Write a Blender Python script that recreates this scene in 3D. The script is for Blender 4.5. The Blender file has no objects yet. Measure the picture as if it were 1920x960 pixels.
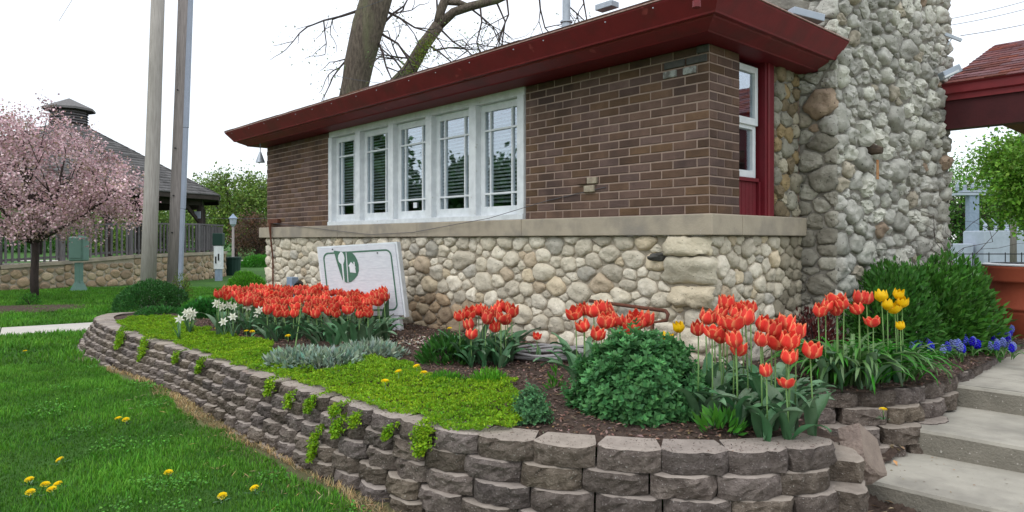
import bpy, math, random
import numpy as np
from mathutils import Vector, Matrix, noise
random.seed(7); rng = np.random.default_rng(7)
F = 1313.0; HC = 1.46                       # focal length in photo pixels, eye height above the lawn
scene = bpy.context.scene
# ---------------------------------------------------------------- camera
cd = bpy.data.cameras.new('camera'); cam = bpy.data.objects.new('camera', cd); scene.collection.objects.link(cam)
cam.location = (0, 0, HC); cam.rotation_euler = (math.radians(90), 0, 0)
cd.sensor_width = 36; cd.lens = 36 * F / 1920; cd.shift_y = -30 / 1920; cd.clip_start = .05; cd.clip_end = 2000
scene.camera = cam
# ---------------------------------------------------------------- world: overcast
w = bpy.data.worlds.new('World'); scene.world = w; w.use_nodes = True
nt = w.node_tree; nt.nodes.clear()
out = nt.nodes.new('ShaderNodeOutputWorld'); add = nt.nodes.new('ShaderNodeAddShader')
sky = nt.nodes.new('ShaderNodeTexSky'); sky.sky_type = 'NISHITA'; sky.sun_disc = False
SUN_EL, SUN_ROT = math.radians(52), math.radians(215)
sky.sun_elevation = SUN_EL; sky.sun_rotation = SUN_ROT
b1 = nt.nodes.new('ShaderNodeBackground'); b1.inputs[1].default_value = .05
b2 = nt.nodes.new('ShaderNodeBackground'); b2.inputs[0].default_value = (.95, .97, 1, 1); b2.inputs[1].default_value = .98
tc = nt.nodes.new('ShaderNodeTexCoord'); sx_ = nt.nodes.new('ShaderNodeSeparateXYZ'); mr_ = nt.nodes.new('ShaderNodeMapRange')
mr_.inputs[1].default_value = 0; mr_.inputs[2].default_value = 1; mr_.inputs[3].default_value = .93; mr_.inputs[4].default_value = 1.75      # overcast: brighter overhead than at the horizon
nt.links.new(tc.outputs['Generated'], sx_.inputs[0]); nt.links.new(sx_.outputs[2], mr_.inputs[0]); nt.links.new(mr_.outputs[0], b2.inputs[1])
nt.links.new(sky.outputs[0], b1.inputs[0]); nt.links.new(b1.outputs[0], add.inputs[0]); nt.links.new(b2.outputs[0], add.inputs[1])
nt.links.new(add.outputs[0], out.inputs[0])
sl = bpy.data.lights.new('sun', 'SUN'); sun = bpy.data.objects.new('sun', sl); scene.collection.objects.link(sun)
sl.energy = .8; sl.angle = math.radians(25); sl.color = (1, .97, .92)
sun.rotation_euler = (math.pi / 2 - SUN_EL, 0, math.pi - SUN_ROT + math.radians(0))
scene.view_settings.view_transform = 'Standard'; scene.view_settings.look = 'None'
scene.view_settings.exposure = 0.0; scene.view_settings.gamma = 1
# ---------------------------------------------------------------- helpers
C = scene.collection
ORG = {}
def tag(o, label=None, cat=None, group=None, kind=None):
    if label: o['label'] = label
    if cat: o['category'] = cat
    if group: o['group'] = group
    if kind: o['kind'] = kind
    return o
def empty(name, loc, label, cat, group=None):
    o = bpy.data.objects.new(name, None); C.objects.link(o); o.location = loc; o.empty_display_size = .1
    ORG[o] = Vector(loc); return tag(o, label, cat, group)
def link(name, me, parent=None, origin=None, loc=None):
    o = bpy.data.objects.new(name, me); C.objects.link(o)
    if parent is not None: o.parent = parent
    if loc is not None: o.location = loc
    ORG[o] = Vector(origin) if origin is not None else Vector((0, 0, 0))
    return o
class MB:
    def __init__(s): s.v = []; s.f = []; s.m = []; s.col = []
    def add(s, vs, fs, mi=0):
        n = len(s.v); s.v += [Vector(q) for q in vs]; s.f += [tuple(i + n for i in q) for q in fs]; s.m += [mi] * len(fs); return s
    def box(s, c, size, ax=None, mi=0):
        ax = ax or (Vector((1, 0, 0)), Vector((0, 1, 0)), Vector((0, 0, 1))); c = Vector(c)
        a, b, d = [Vector(ax[i]) * size[i] / 2 for i in range(3)]
        vs = [c + a * i + b * j + d * k for k in (-1, 1) for j in (-1, 1) for i in (-1, 1)]
        return s.add(vs, [(0, 2, 3, 1), (4, 5, 7, 6), (0, 1, 5, 4), (2, 6, 7, 3), (0, 4, 6, 2), (1, 3, 7, 5)], mi)
    def bar(s, p, q, wd, th, up=(0, 0, 1), mi=0):
        p, q = Vector(p), Vector(q); d = (q - p); L = d.length; d.normalize(); sd = d.cross(Vector(up))
        if sd.length < 1e-4: sd = Vector((1, 0, 0))
        sd.normalize(); u = sd.cross(d)
        return s.box((p + q) / 2, (L, wd, th), (d, sd, u), mi)
    def tube(s, pts, rad, n=8, mi=0, cap=True, wob=0):
        pts = [Vector(p) for p in pts]; rings = []; N = len(pts)
        if not hasattr(rad, '__len__'): rad = [rad] * N
        prev = None
        for i, p in enumerate(pts):
            t = (pts[min(i + 1, N - 1)] - pts[max(i - 1, 0)]); t = t.normalized() if t.length > 1e-9 else Vector((0, 0, 1))
            if prev is None:
                a = t.cross(Vector((0.13, .21, 1)) if abs(t.z) < .9 else Vector((1, .1, 0))).normalized()
            else: a = (prev - t * prev.dot(t)).normalized()
            prev = a; b = t.cross(a)
            rings.append([p + (a * math.cos(k * 2 * math.pi / n) + b * math.sin(k * 2 * math.pi / n)) * rad[i] * (1 + wob * noise.noise(p * 3 + Vector((k * 1.7, 0, 0)))) for k in range(n)])
        vs = [q for r in rings for q in r]; fs = []
        for i in range(N - 1):
            for k in range(n): fs.append((i * n + k, i * n + (k + 1) % n, (i + 1) * n + (k + 1) % n, (i + 1) * n + k))
        if cap: fs += [tuple(reversed(range(n))), tuple(range((N - 1) * n, N * n))]
        return s.add(vs, fs, mi)
    def lathe(s, c, prof, n=24, mi=0):
        c = Vector(c); vs = []; fs = []
        for r, z in prof:
            for k in range(n): vs.append(c + Vector((r * math.cos(k * 2 * math.pi / n), r * math.sin(k * 2 * math.pi / n), z)))
        for i in range(len(prof) - 1):
            for k in range(n): fs.append((i * n + k, i * n + (k + 1) % n, (i + 1) * n + (k + 1) % n, (i + 1) * n + k))
        return s.add(vs, fs, mi)
    def build(s, name, mats, parent=None, smooth=False, origin=None, bevel=0):
        po = ORG.get(parent, Vector((0, 0, 0))); og = Vector(origin) if origin is not None else po
        me = bpy.data.meshes.new(name); me.from_pydata([q - og for q in s.v], [], s.f)
        for m in (mats if isinstance(mats, (list, tuple)) else [mats]): me.materials.append(m)
        if any(s.m): me.polygons.foreach_set('material_index', s.m)
        if smooth: me.polygons.foreach_set('use_smooth', [True] * len(s.f))
        o = link(name, me, parent, og, og - po)
        if bevel:
            bm = o.modifiers.new('bevel', 'BEVEL'); bm.width = bevel; bm.segments = 2; bm.limit_method = 'ANGLE'
        return o
def np_mesh(name, V, T, mat, parent=None, col=None, smooth=False):
    po = ORG.get(parent, Vector((0, 0, 0)))
    V = np.asarray(V, np.float32) - np.array(po, np.float32); T = np.asarray(T, np.int32); k = T.shape[1]
    me = bpy.data.meshes.new(name); me.vertices.add(len(V)); me.vertices.foreach_set('co', V.ravel())
    me.loops.add(T.size); me.loops.foreach_set('vertex_index', T.ravel())
    me.polygons.add(len(T)); me.polygons.foreach_set('loop_start', np.arange(0, T.size, k, dtype=np.int32))
    if smooth: me.polygons.foreach_set('use_smooth', np.ones(len(T), bool))
    me.update(calc_edges=True)
    if col is not None:
        a = me.color_attributes.new('Col', 'FLOAT_COLOR', 'POINT'); cc = np.ones((len(V), 4), np.float32); cc[:, :3] = col; a.data.foreach_set('color', cc.ravel())
    me.materials.append(mat)
    return link(name, me, parent, po)
def nrm(a): return a / np.maximum(np.linalg.norm(a, axis=1, keepdims=True), 1e-9)
def leaf_geo(P, D, U, L, W, cup=.15):
    D = nrm(D); S = nrm(np.cross(D, U)); U2 = np.cross(S, D); L = L[:, None]; W = W[:, None]
    a = P; b = P + D * L * .45 + S * W / 2 + U2 * W * cup; c = P + D * L; d = P + D * L * .45 - S * W / 2 + U2 * W * cup
    n = len(P); V = np.stack([a, b, c, d], 1).reshape(-1, 3); i = np.arange(n)[:, None] * 4
    T = np.concatenate([i + [[0, 1, 2]], i + [[0, 2, 3]]], 1).reshape(-1, 3); return V, T
def blade_geo(P, h, wd, lean, az):
    n = len(P); s = np.stack([-np.sin(az), np.cos(az), np.zeros(n)], 1) * (wd / 2)[:, None]; dv = np.stack([np.cos(az), np.sin(az), np.zeros(n)], 1) * (lean)[:, None]
    up = np.zeros((n, 3)); up[:, 2] = h
    V = np.stack([P - s, P + s, P - s * .8 + up * .6 + dv * .35, P + s * .8 + up * .6 + dv * .35, P + up + dv], 1).reshape(-1, 3); i = np.arange(n)[:, None] * 5
    T = np.concatenate([i + [[0, 1, 3]], i + [[0, 3, 2]], i + [[2, 3, 4]]], 1).reshape(-1, 3); return V, T
def tint(n, k, base=(1, 1, 1), var=.25, hue=.1):
    v = 1 + rng.normal(0, var, n).clip(-.6, .8); c = np.ones((n, 3)) * np.array(base) * v[:, None]; c[:, 0] *= 1 + rng.normal(0, hue, n); c[:, 2] *= 1 + rng.normal(0, hue, n)
    return np.repeat(c.clip(0, 3), k, 0)
# pixel -> place: on a level z, or at a depth Y
def G(u, v, z): Y = (HC - z) * F / (v - 450.); return Vector(((u - 960) / F * Y, Y, z))
def W(u, v, Y): return Vector(((u - 960) / F * Y, Y, HC - (v - 450) / F * Y))
# ---------------------------------------------------------------- materials
def mat(name, c1, c2=None, scale=6, rough=.85, bump=.3, bscale=40, rnd=0., attr=False, trans=0, spec=.25, metal=0, c3=None, s3=1.5, spots=None, sharp=(.35, .65), bdist=.01, stretch=None):
    m = bpy.data.materials.new(name); m.use_nodes = True; n = m.node_tree.nodes; l = m.node_tree.links
    p = n['Principled BSDF']; p.inputs['Roughness'].default_value = rough; p.inputs['Specular IOR Level'].default_value = spec; p.inputs['Metallic'].default_value = metal
    geo = n.new('ShaderNodeNewGeometry'); vec = geo.outputs['Position']
    if stretch:
        mp = n.new('ShaderNodeMapping'); mp.inputs['Scale'].default_value = stretch; l.new(vec, mp.inputs[0]); vec = mp.outputs[0]
    def noi(sc, det=5, r=.6):
        t = n.new('ShaderNodeTexNoise'); t.inputs['Scale'].default_value = sc; t.inputs['Detail'].default_value = det; t.inputs['Roughness'].default_value = r; l.new(vec, t.inputs['Vector']); return t.outputs['Fac']
    def ramp(f, a, b):
        r = n.new('ShaderNodeMapRange'); r.inputs[1].default_value = a; r.inputs[2].default_value = b; l.new(f, r.inputs[0]); return r.outputs[0]
    def mix(f, a, b, mode='MIX'):
        x = n.new('ShaderNodeMix'); x.data_type = 'RGBA'; x.blend_type = mode
        if isinstance(f, float): x.inputs[0].default_value = f
        else: l.new(f, x.inputs[0])
        for i, q in ((6, a), (7, b)):
            if isinstance(q, tuple): x.inputs[i].default_value = (*q[:3], 1)
            else: l.new(q, x.inputs[i])
        return x.outputs[2]
    col = mix(ramp(noi(scale), *sharp), c1, c2 or c1)
    if c3: col = mix(ramp(noi(s3, 4), .48, .66), col, c3)
    if spots: col = mix(ramp(noi(spots[0], 2, .5), spots[1], spots[1] + .05), col, spots[2])
    if rnd:
        oi = n.new('ShaderNodeObjectInfo'); at = n.new('ShaderNodeAttribute'); at.attribute_name = 'rnd'
        ad = n.new('ShaderNodeMath'); ad.operation = 'ADD'; l.new(oi.outputs['Random'], ad.inputs[0]); l.new(at.outputs['Fac'], ad.inputs[1])
        fr = n.new('ShaderNodeMath'); fr.operation = 'FRACT'; l.new(ad.outputs[0], fr.inputs[0])
        wn = n.new('ShaderNodeTexWhiteNoise'); wn.noise_dimensions = '1D'; l.new(fr.outputs[0], wn.inputs['W'])
        mr = n.new('ShaderNodeMapRange'); mr.inputs[3].default_value = 1 - rnd; mr.inputs[4].default_value = 1 + rnd; l.new(wn.outputs[0], mr.inputs[0])
        hs = n.new('ShaderNodeHueSaturation'); l.new(mr.outputs[0], hs.inputs['Value']); l.new(col, hs.inputs['Color'])
        m2 = n.new('ShaderNodeMapRange'); m2.inputs[3].default_value = .5 - rnd * .06; m2.inputs[4].default_value = .5 + rnd * .06; l.new(fr.outputs[0], m2.inputs[0]); l.new(m2.outputs[0], hs.inputs['Hue'])
        m3 = n.new('ShaderNodeMapRange'); m3.inputs[3].default_value = 1 - rnd * 1.1; m3.inputs[4].default_value = 1 + rnd * .5; l.new(fr.outputs[0], m3.inputs[0]); l.new(m3.outputs[0], hs.inputs['Saturation'])
        col = hs.outputs[0]
    if attr:
        a = n.new('ShaderNodeAttribute'); a.attribute_name = 'Col'; col = mix(1.0, col, a.outputs['Color'], 'MULTIPLY')
    l.new(col, p.inputs['Base Color'])
    if bump:
        b = n.new('ShaderNodeBump'); b.inputs['Strength'].default_value = bump; b.inputs['Distance'].default_value = bdist; l.new(noi(bscale, 8, .65), b.inputs['Height']); l.new(b.outputs[0], p.inputs['Normal'])
    if trans:
        tr = n.new('ShaderNodeBsdfTranslucent'); l.new(col, tr.inputs[0]); ms = n.new('ShaderNodeMixShader'); ms.inputs[0].default_value = trans
        l.new(p.outputs[0], ms.inputs[1]); l.new(tr.outputs[0], ms.inputs[2]); l.new(ms.outputs[0], n['Material Output'].inputs[0])
    return m
M = {}
M['brick'] = mat('brick', (.108, .062, .043), (.142, .084, .059), 9, .9, .6, 90, rnd=.24, c3=(.078, .047, .036), s3=2.2, spots=(160, .68, (.03, .02, .018)))
M['mortar'] = mat('mortar', (.36, .265, .215), (.30, .22, .18), 12, .95, .4, 80)
M['stone'] = mat('fieldstone', (.66, .61, .50), (.54, .49, .385), 9, .85, 1, 26, attr=True, spots=(55, .70, (.17, .15, .12)), bdist=.02)
M['stone_grey'] = mat('grey_fieldstone', (.57, .56, .50), (.39, .38, .335), 7, .88, 1, 22, attr=True, spots=(38, .66, (.12, .115, .105)), bdist=.025)
M['stone_mortar'] = mat('tan_mortar', (.44, .385, .305), (.37, .32, .25), 8, .95, .9, 30, bdist=.02)
M['stone_mortar_grey'] = mat('grey_mortar', (.30, .28, .24), (.21, .195, .17), 8, .95, .9, 30, bdist=.02)
M['ledge'] = mat('cast_stone', (.40, .345, .265), (.33, .285, .22), 5, .8, .35, 70, c3=(.27, .24, .20), s3=2.5, spots=(90, .72, (.5, .47, .42)))
M['red'] = mat('red_paint', (.19, .018, .023), (.16, .015, .020), 6, .5, .15, 14, spec=.35, c3=(.13, .02, .022), s3=3, spots=(9, .69, (.27, .05, .05)))
M['drip'] = mat('rusted_drip_edge', (.30, .16, .13), (.42, .30, .27), 30, .6, .2, 60)
M['red_dull'] = mat('dull_red_paint', (.15, .010, .018), (.12, .010, .015), 8, .55, .15, 40)
M['white'] = mat('white_paint', (.72, .75, .77), (.60, .63, .65), 10, .5, .25, 60, spots=(30, .72, (.42, .40, .36)))
M['white_sign'] = mat('white_board', (.66, .68, .71), (.56, .58, .62), 14, .6, .25, 60, stretch=(1, 1, 6))
M['shingle_brown'] = mat('brown_shingle', (.10, .052, .042), (.15, .08, .066), 30, .95, .6, 120, rnd=.3)
M['shingle_red'] = mat('red_shingle', (.125, .032, .032), (.18, .055, .05), 30, .95, .6, 120, rnd=.35)
M['shingle_grey'] = mat('grey_shingle', (.10, .096, .095), (.155, .148, .145), 20, .95, .5, 60, rnd=.35)
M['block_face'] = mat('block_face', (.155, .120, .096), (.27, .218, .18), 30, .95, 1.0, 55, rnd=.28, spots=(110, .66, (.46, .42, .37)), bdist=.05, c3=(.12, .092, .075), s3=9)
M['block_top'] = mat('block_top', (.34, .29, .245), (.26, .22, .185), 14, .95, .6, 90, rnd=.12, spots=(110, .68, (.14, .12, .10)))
M['block_broken'] = mat('block_broken', (.36, .285, .24), (.27, .21, .18), 14, .95, 1.0, 30, bdist=.03)
M['soil'] = mat('soil', (.065, .044, .034), (.125, .088, .068), 25, 1, 1, 60, bdist=.03)
M['chips'] = mat('mulch_chip', (.13, .085, .065), (.09, .06, .047), 20, 1, .4, 60, attr=True)
M['lawn_soil'] = mat('lawn_soil', (.028, .085, .012), (.045, .12, .016), 1.2, 1, .8, 40, attr=True, bdist=.02)
M['grass'] = mat('grass', (.064, .205, .015), (.096, .25, .022), 1.6, .6, 0, attr=True, trans=.3)
M['sedum'] = mat('sedum', (.25, .42, .015), (.16, .33, .014), 3, .6, 0, attr=True, trans=.25)
M['leaf'] = mat('leaf', (.075, .20, .04), (.06, .155, .032), 3, .55, 0, attr=True, trans=.3, spec=.3)
M['tulip_leaf'] = mat('tulip_leaf', (.068, .18, .070), (.095, .215, .095), 12, .45, .15, 80, spec=.35, trans=.15, rnd=.3)
M['tulip_stem'] = mat('tulip_stem', (.13, .25, .075), (.17, .30, .09), 12, .5, 0, trans=.1)
M['petal_red'] = mat('red_petal', (1, 1, 1), (.92, .92, .92), 30, .6, 0, attr=True, trans=.25, rnd=.22, spec=.15)
M['petal_yellow'] = mat('yellow_petal', (.88, .58, .005), (.80, .48, .003), 30, .45, 0, trans=.25)
M['petal_white'] = mat('white_petal', (.80, .80, .70), (.75, .75, .62), 30, .5, 0, trans=.25)
M['dandelion'] = mat('dandelion', (.92, .72, .008), (.9, .62, .006), 60, .6, 0, trans=.2)
M['petal_blue'] = mat('blue_petal', (.028, .05, .42), (.05, .08, .55), 60, .5, 0, trans=.1, rnd=.3)
M['concrete'] = mat('concrete', (.42, .395, .335), (.345, .325, .275), 3.5, .9, .45, 90, spots=(75, .70, (.21, .19, .16)), c3=(.26, .245, .21), s3=2.2)
M['concrete_side'] = mat('concrete_riser', (.27, .25, .205), (.205, .19, .155), 6, .95, .8, 60, spots=(50, .68, (.5, .47, .42)), bdist=.02)
M['walk'] = mat('sidewalk', (.50, .47, .42), (.44, .42, .38), 3, .9, .2, 60)
M['pole'] = mat('weathered_pole', (.42, .39, .36), (.31, .285, .26), 9, .9, .6, 30, stretch=(6, 6, .35))
M['pole_brown'] = mat('brown_pole', (.31, .275, .26), (.21, .185, .175), 9, .9, .6, 30, stretch=(6, 6, .35))
M['conduit'] = mat('grey_conduit', (.33, .37, .46), (.29, .33, .41), 3, .4, .05, 20, spec=.4)
M['wood_grey'] = mat('grey_wood', (.17, .16, .165), (.115, .105, .11), 10, .9, .5, 30, rnd=.25, stretch=(4, 4, .6))
M['wood_dark'] = mat('dark_wood', (.055, .042, .036), (.035, .028, .024), 6, .8, .3, 30)
M['bark'] = mat('bark', (.19, .155, .12), (.085, .068, .055), 9, .95, 1, 14, stretch=(3, 3, .6), bdist=.06, c3=(.17, .17, .10), s3=1)
M['bark_dark'] = mat('dark_bark', (.075, .055, .05), (.045, .035, .032), 12, .9, .8, 30, stretch=(3, 3, .8))
M['green_metal'] = mat('green_metal', (.115, .22, .18), (.10, .19, .155), 5, .5, .05, 20, spec=.4)
M['dark_green'] = mat('dark_green_plastic', (.012, .04, .03), None, 5, .5, 0)
M['sign_green'] = mat('sign_green', (.075, .17, .115), (.06, .14, .095), 14, .6, .1, 60)
M['black'] = mat('black', (.018, .018, .02), None, 5, .5, 0)
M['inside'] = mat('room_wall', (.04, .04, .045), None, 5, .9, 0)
M['blind'] = mat('blind', (.80, .81, .82), None, 5, .5, 0)
M['galv'] = mat('galvanised', (.42, .46, .50), (.33, .37, .41), 12, .4, .1, 30, metal=.4)
M['bluegrey'] = mat('blue_grey_metal', (.26, .33, .42), (.20, .26, .34), 12, .5, .1, 30)
M['lightgrey'] = mat('pale_grey_metal', (.40, .45, .52), (.34, .39, .45), 5, .5, .05, 20)
M['rust'] = mat('rust', (.10, .042, .03), (.16, .06, .035), 30, .9, .6, 80)
M['hose'] = mat('grey_hose', (.33, .32, .32), (.27, .26, .26), 30, .6, 0)
M['terracotta'] = mat('terracotta', (.32, .075, .038), (.27, .062, .033), 5, .6, .15, 60)
M['wire'] = mat('wire', (.10, .10, .11), None, 5, .6, 0)
M['dry'] = mat('dry_grass', (.46, .34, .17), (.36, .27, .14), 6, .9, 0, attr=True, trans=.2)
M['paper'] = mat('paper', (.75, .77, .80), None, 5, .6, 0)
M['dead_leaf'] = mat('dead_leaf', (.34, .25, .15), (.26, .18, .10), 30, .8, 0, attr=True)
M['bleached'] = mat('bleached_chip', (.52, .42, .33), (.42, .34, .27), 30, .9, .1, 80, attr=True)
def glass_mat():
    m = bpy.data.materials.new('window_glass'); m.use_nodes = True; n = m.node_tree.nodes; l = m.node_tree.links; n.clear()
    o = n.new('ShaderNodeOutputMaterial'); t = n.new('ShaderNodeBsdfTransparent'); t.inputs[0].default_value = (.82, .86, .86, 1)
    g = n.new('ShaderNodeBsdfGlossy'); g.inputs[0].default_value = (.85, .92, 1, 1); g.inputs['Roughness'].default_value = .015
    fr = n.new('ShaderNodeLayerWeight'); fr.inputs[0].default_value = .5; ma = n.new('ShaderNodeMath'); ma.operation = 'MULTIPLY_ADD'; ma.inputs[1].default_value = .34; ma.inputs[2].default_value = .18; ma.use_clamp = True
    ns = n.new('ShaderNodeTexNoise'); ns.inputs['Scale'].default_value = 2.2; b = n.new('ShaderNodeBump'); b.inputs['Strength'].default_value = .05; l.new(ns.outputs[0], b.inputs['Height']); l.new(b.outputs[0], g.inputs['Normal'])
    mx = n.new('ShaderNodeMixShader'); l.new(fr.outputs['Facing'], ma.inputs[0]); l.new(ma.outputs[0], mx.inputs[0]); l.new(t.outputs[0], mx.inputs[1]); l.new(g.outputs[0], mx.inputs[2]); l.new(mx.outputs[0], o.inputs[0]); return m
M['glass'] = glass_mat()
# ---------------------------------------------------------------- frame of the house
C0 = Vector((1.41, 5.0, 0)); dL = Vector((-.674, .738, 0)).normalized(); dR = Vector((.738, .674, 0)).normalized(); ZU = Vector((0, 0, 1))
def HP(t, s, z=0): return C0 + dL * t + dR * s + ZU * z      # t along the long wall, s along the short wall
SOIL = .535; WT = .525; LB = HC + .034; LT = HC + .187; EV = HC + 1.61
HAX = (dL, dR, ZU)
def hbox(mb, t0, t1, s0, s1, z0, z1, mi=0): return mb.box(HP((t0 + t1) / 2, (s0 + s1) / 2, (z0 + z1) / 2), (abs(t1 - t0), abs(s1 - s0), abs(z1 - z0)), HAX, mi)
def smst(x): x = np.clip(x, 0, 1); return x * x * (3 - 2 * x)
def lawn_z(x, y):
    a = .10 * smst((y - 2.4) / 1.3) + .11 * smst((y - 3.8) / 2.0) - .06 * smst((y - 7.8) / 2.2); b = .27 * smst((x - 5.0) / 2.5) * smst((y - 5) / 3)
    a = a * (1 - smst((x - 1.25) / .35) * (y < 5.2)); return a + b + .012 * np.sin(x * 1.7 + 1) * np.sin(y * 1.3) * smst((12 - y) / 6)
# retaining wall line (front of the top course)
RP = [G(u, v, WT) for u, v in [(262, 583), (214, 586), (186, 590), (172, 597), (185, 609), (222, 622), (264, 637), (314, 650), (360, 664), (410, 682), (460, 700), (522, 718), (570, 735), (643, 758), (690, 771), (743, 786), (822, 806), (900, 820), (1003, 831), (1116, 840), (1250, 848), (1371, 851), (1479, 846), (1550, 836)]] + [Vector((1.56, 3.30, WT))]
def resample(pts, step):
    pts = [Vector(p) for p in pts]
    for _ in range(2):
        q = [pts[0]]
        for a, b in zip(pts[:-1], pts[1:]): q += [a * .75 + b * .25, a * .25 + b * .75]
        q.append(pts[-1]); pts = q
    L = [0]
    for a, b in zip(pts[:-1], pts[1:]): L.append(L[-1] + (b - a).length)
    n = int(L[-1] / step); res = []
    for i in range(n + 1):
        d = i * step; k = 0
        while k < len(L) - 2 and L[k + 1] < d: k += 1
        f = (d - L[k]) / max(L[k + 1] - L[k], 1e-9); res.append(pts[k].lerp(pts[k + 1], min(f, 1)))
    return res
RPF = resample(RP, .02)
def path_at(P, d, step=.02):
    i = max(0, min(int(d / step), len(P) - 2)); a, b = P[max(i - 4, 0)], P[min(i + 5, len(P) - 1)]; t = (b - a); t.z = 0; t.normalize()
    f = d / step - i; return P[i].lerp(P[i + 1], max(-20, min(f, 20))), t
RPN = np.array([[p.x, p.y] for p in RPF])
def dist_path(X, Y, step=3):
    R = RPN[::step]; out = np.full(len(X), 1e9)
    for i in range(0, len(X), 20000):
        d = np.hypot(X[i:i + 20000, None] - R[None, :, 0], Y[i:i + 20000, None] - R[None, :, 1]); out[i:i + 20000] = d.min(1)
    return out
def inpoly(X, Y, poly):
    r = np.zeros(len(X), bool); n = len(poly); j = n - 1
    for i in range(n):
        xi, yi = poly[i]; xj, yj = poly[j]
        c = ((yi > Y) != (yj > Y)) & (X < (xj - xi) * (Y - yi) / ((yj - yi) or 1e-12) + xi); r ^= c; j = i
    return r
R2 = [Vector((1.62, 4.12, WT)), G(1523, 731, WT), G(1580, 735, WT), G(1650, 734, WT), G(1710, 729, WT), G(1764, 717, WT), G(1795, 703, WT), G(1829, 692, WT), Vector((4.2, 5.95, WT)), Vector((4.9, 6.6, WT))]
bed_poly = [(p.x, p.y) for p in RPF[::10]] + [(p.x, p.y) for p in R2] + [(6.2, 7.8), (5, 9.5), (0, 12), (-4.2, 12.6), (-5.2, 10.6)]
# ================================================================= SETTING: lawn, soil, walk
def grid_mesh(xs, ys, zf, name, m, colf=None, keep=None):
    X, Y = np.meshgrid(xs, ys); x, y = X.ravel(), Y.ravel(); z = zf(x, y); V = np.stack([x, y, z], 1); nx = len(xs); ny = len(ys)
    i = (np.arange(ny - 1)[:, None] * nx + np.arange(nx - 1)[None]).ravel(); Q = np.stack([i, i + 1, i + nx + 1, i + nx], 1)
    if keep is not None:
        cx = x[Q].mean(1); cy = y[Q].mean(1); Q = Q[keep(cx, cy)]
        u, inv = np.unique(Q, return_inverse=True); V = V[u]; Q = inv.reshape(Q.shape); x = x[u]; y = y[u]
    return np_mesh(name, V, Q, m, None, colf(x, y) if colf else None, True)
def sp(a, b, n): return np.linspace(a, b, n)
xs = np.unique(np.concatenate([-np.geomspace(14, 400, 14), sp(-14, 10, 320), np.geomspace(10, 400, 14)])); ys = np.unique(np.concatenate([sp(-60, -1, 8), sp(-1, 18, 260), np.geomspace(18, 500, 16)]))
def lawncol(x, y):
    d = dist_path(x, y, 6); e = np.clip(1 - (d - .20) / .10, 0, 1) * ((x < 2.5) & (y < 7.5)); c = np.ones((len(x), 3)); c = c * (1 - e[:, None]) + np.array([3.6, 1.15, 4.0]) * e[:, None]; return c
lawn = grid_mesh(xs, ys, lawn_z, 'lawn', M['lawn_soil'], lawncol); tag(lawn, kind='structure')
def soil_z(x, y):
    z = np.full(len(x), .505); d = dist_path(x, y, 6); z += .03 * smst((d - .2) / .6)
    h = np.array([noise.noise(Vector((a * 4, b * 4, 0))) * .018 + noise.noise(Vector((a * 15, b * 15, 3))) * .012 for a, b in zip(x, y)]); return z + h
poly_in = bed_poly
soil = grid_mesh(sp(-6, 6.4, 250), sp(2.9, 12.6, 195), soil_z, 'planting_bed_soil', M['soil'], None, lambda x, y: inpoly(x, y, poly_in) & (dist_path(x, y, 6) > .09)); tag(soil, kind='structure')
# sidewalk slabs at left
mb = MB(); a0 = G(-40, 634, .15); d = Vector((.80, .60, 0)); nn = Vector((-.60, .80, 0))
wp0 = G(0, 632, .15); wp1 = G(172, 621, .15); d = (wp1 - wp0).normalized(); nn = Vector((-d.y, d.x, 0))
for k in range(-7, 9):
    c = wp0 + d * (k * 1.22 + .6) + nn * .50; c.z = float(lawn_z(np.array([c.x]), np.array([c.y]))[0]) + .0
    mb.box(c, (1.205, 1.0, .05), (d, nn, ZU))
tag(mb.build('sidewalk', M['walk'], bevel=.006), kind='structure')
tag(MB().box(G(300, 489, .15) + Vector((0, 0, .01)), (60, 1.6, .03)).build('far_path', M['walk']), kind='structure')
# paving under the canopy and at the foot of the steps
S3 = G(1781, 719, HC - 1.0); S2 = G(1703, 800, HC - 1.15); S1 = G(1607, 893, HC - 1.30)
sf = Vector((.70, -.714, 0)).normalized(); sb = Vector((.745, .667, 0)).normalized()
mb = MB(); c = S3 + sb * 7.9 + sf * 3.4; c.z = HC - 1.0 - .06; mb.box(c, (13.9, 7.6, .12), (sb, sf, ZU)); tag(mb.build('patio', M['concrete']), kind='structure')
mb = MB(); c = S1 + sf * 1.3 - sb * 1.2; c.z = .005; mb.box(c, (2.4, 3.6, .05), (sb, sf, ZU)); tag(mb.build('pavement', M['concrete']), kind='structure')
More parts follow.
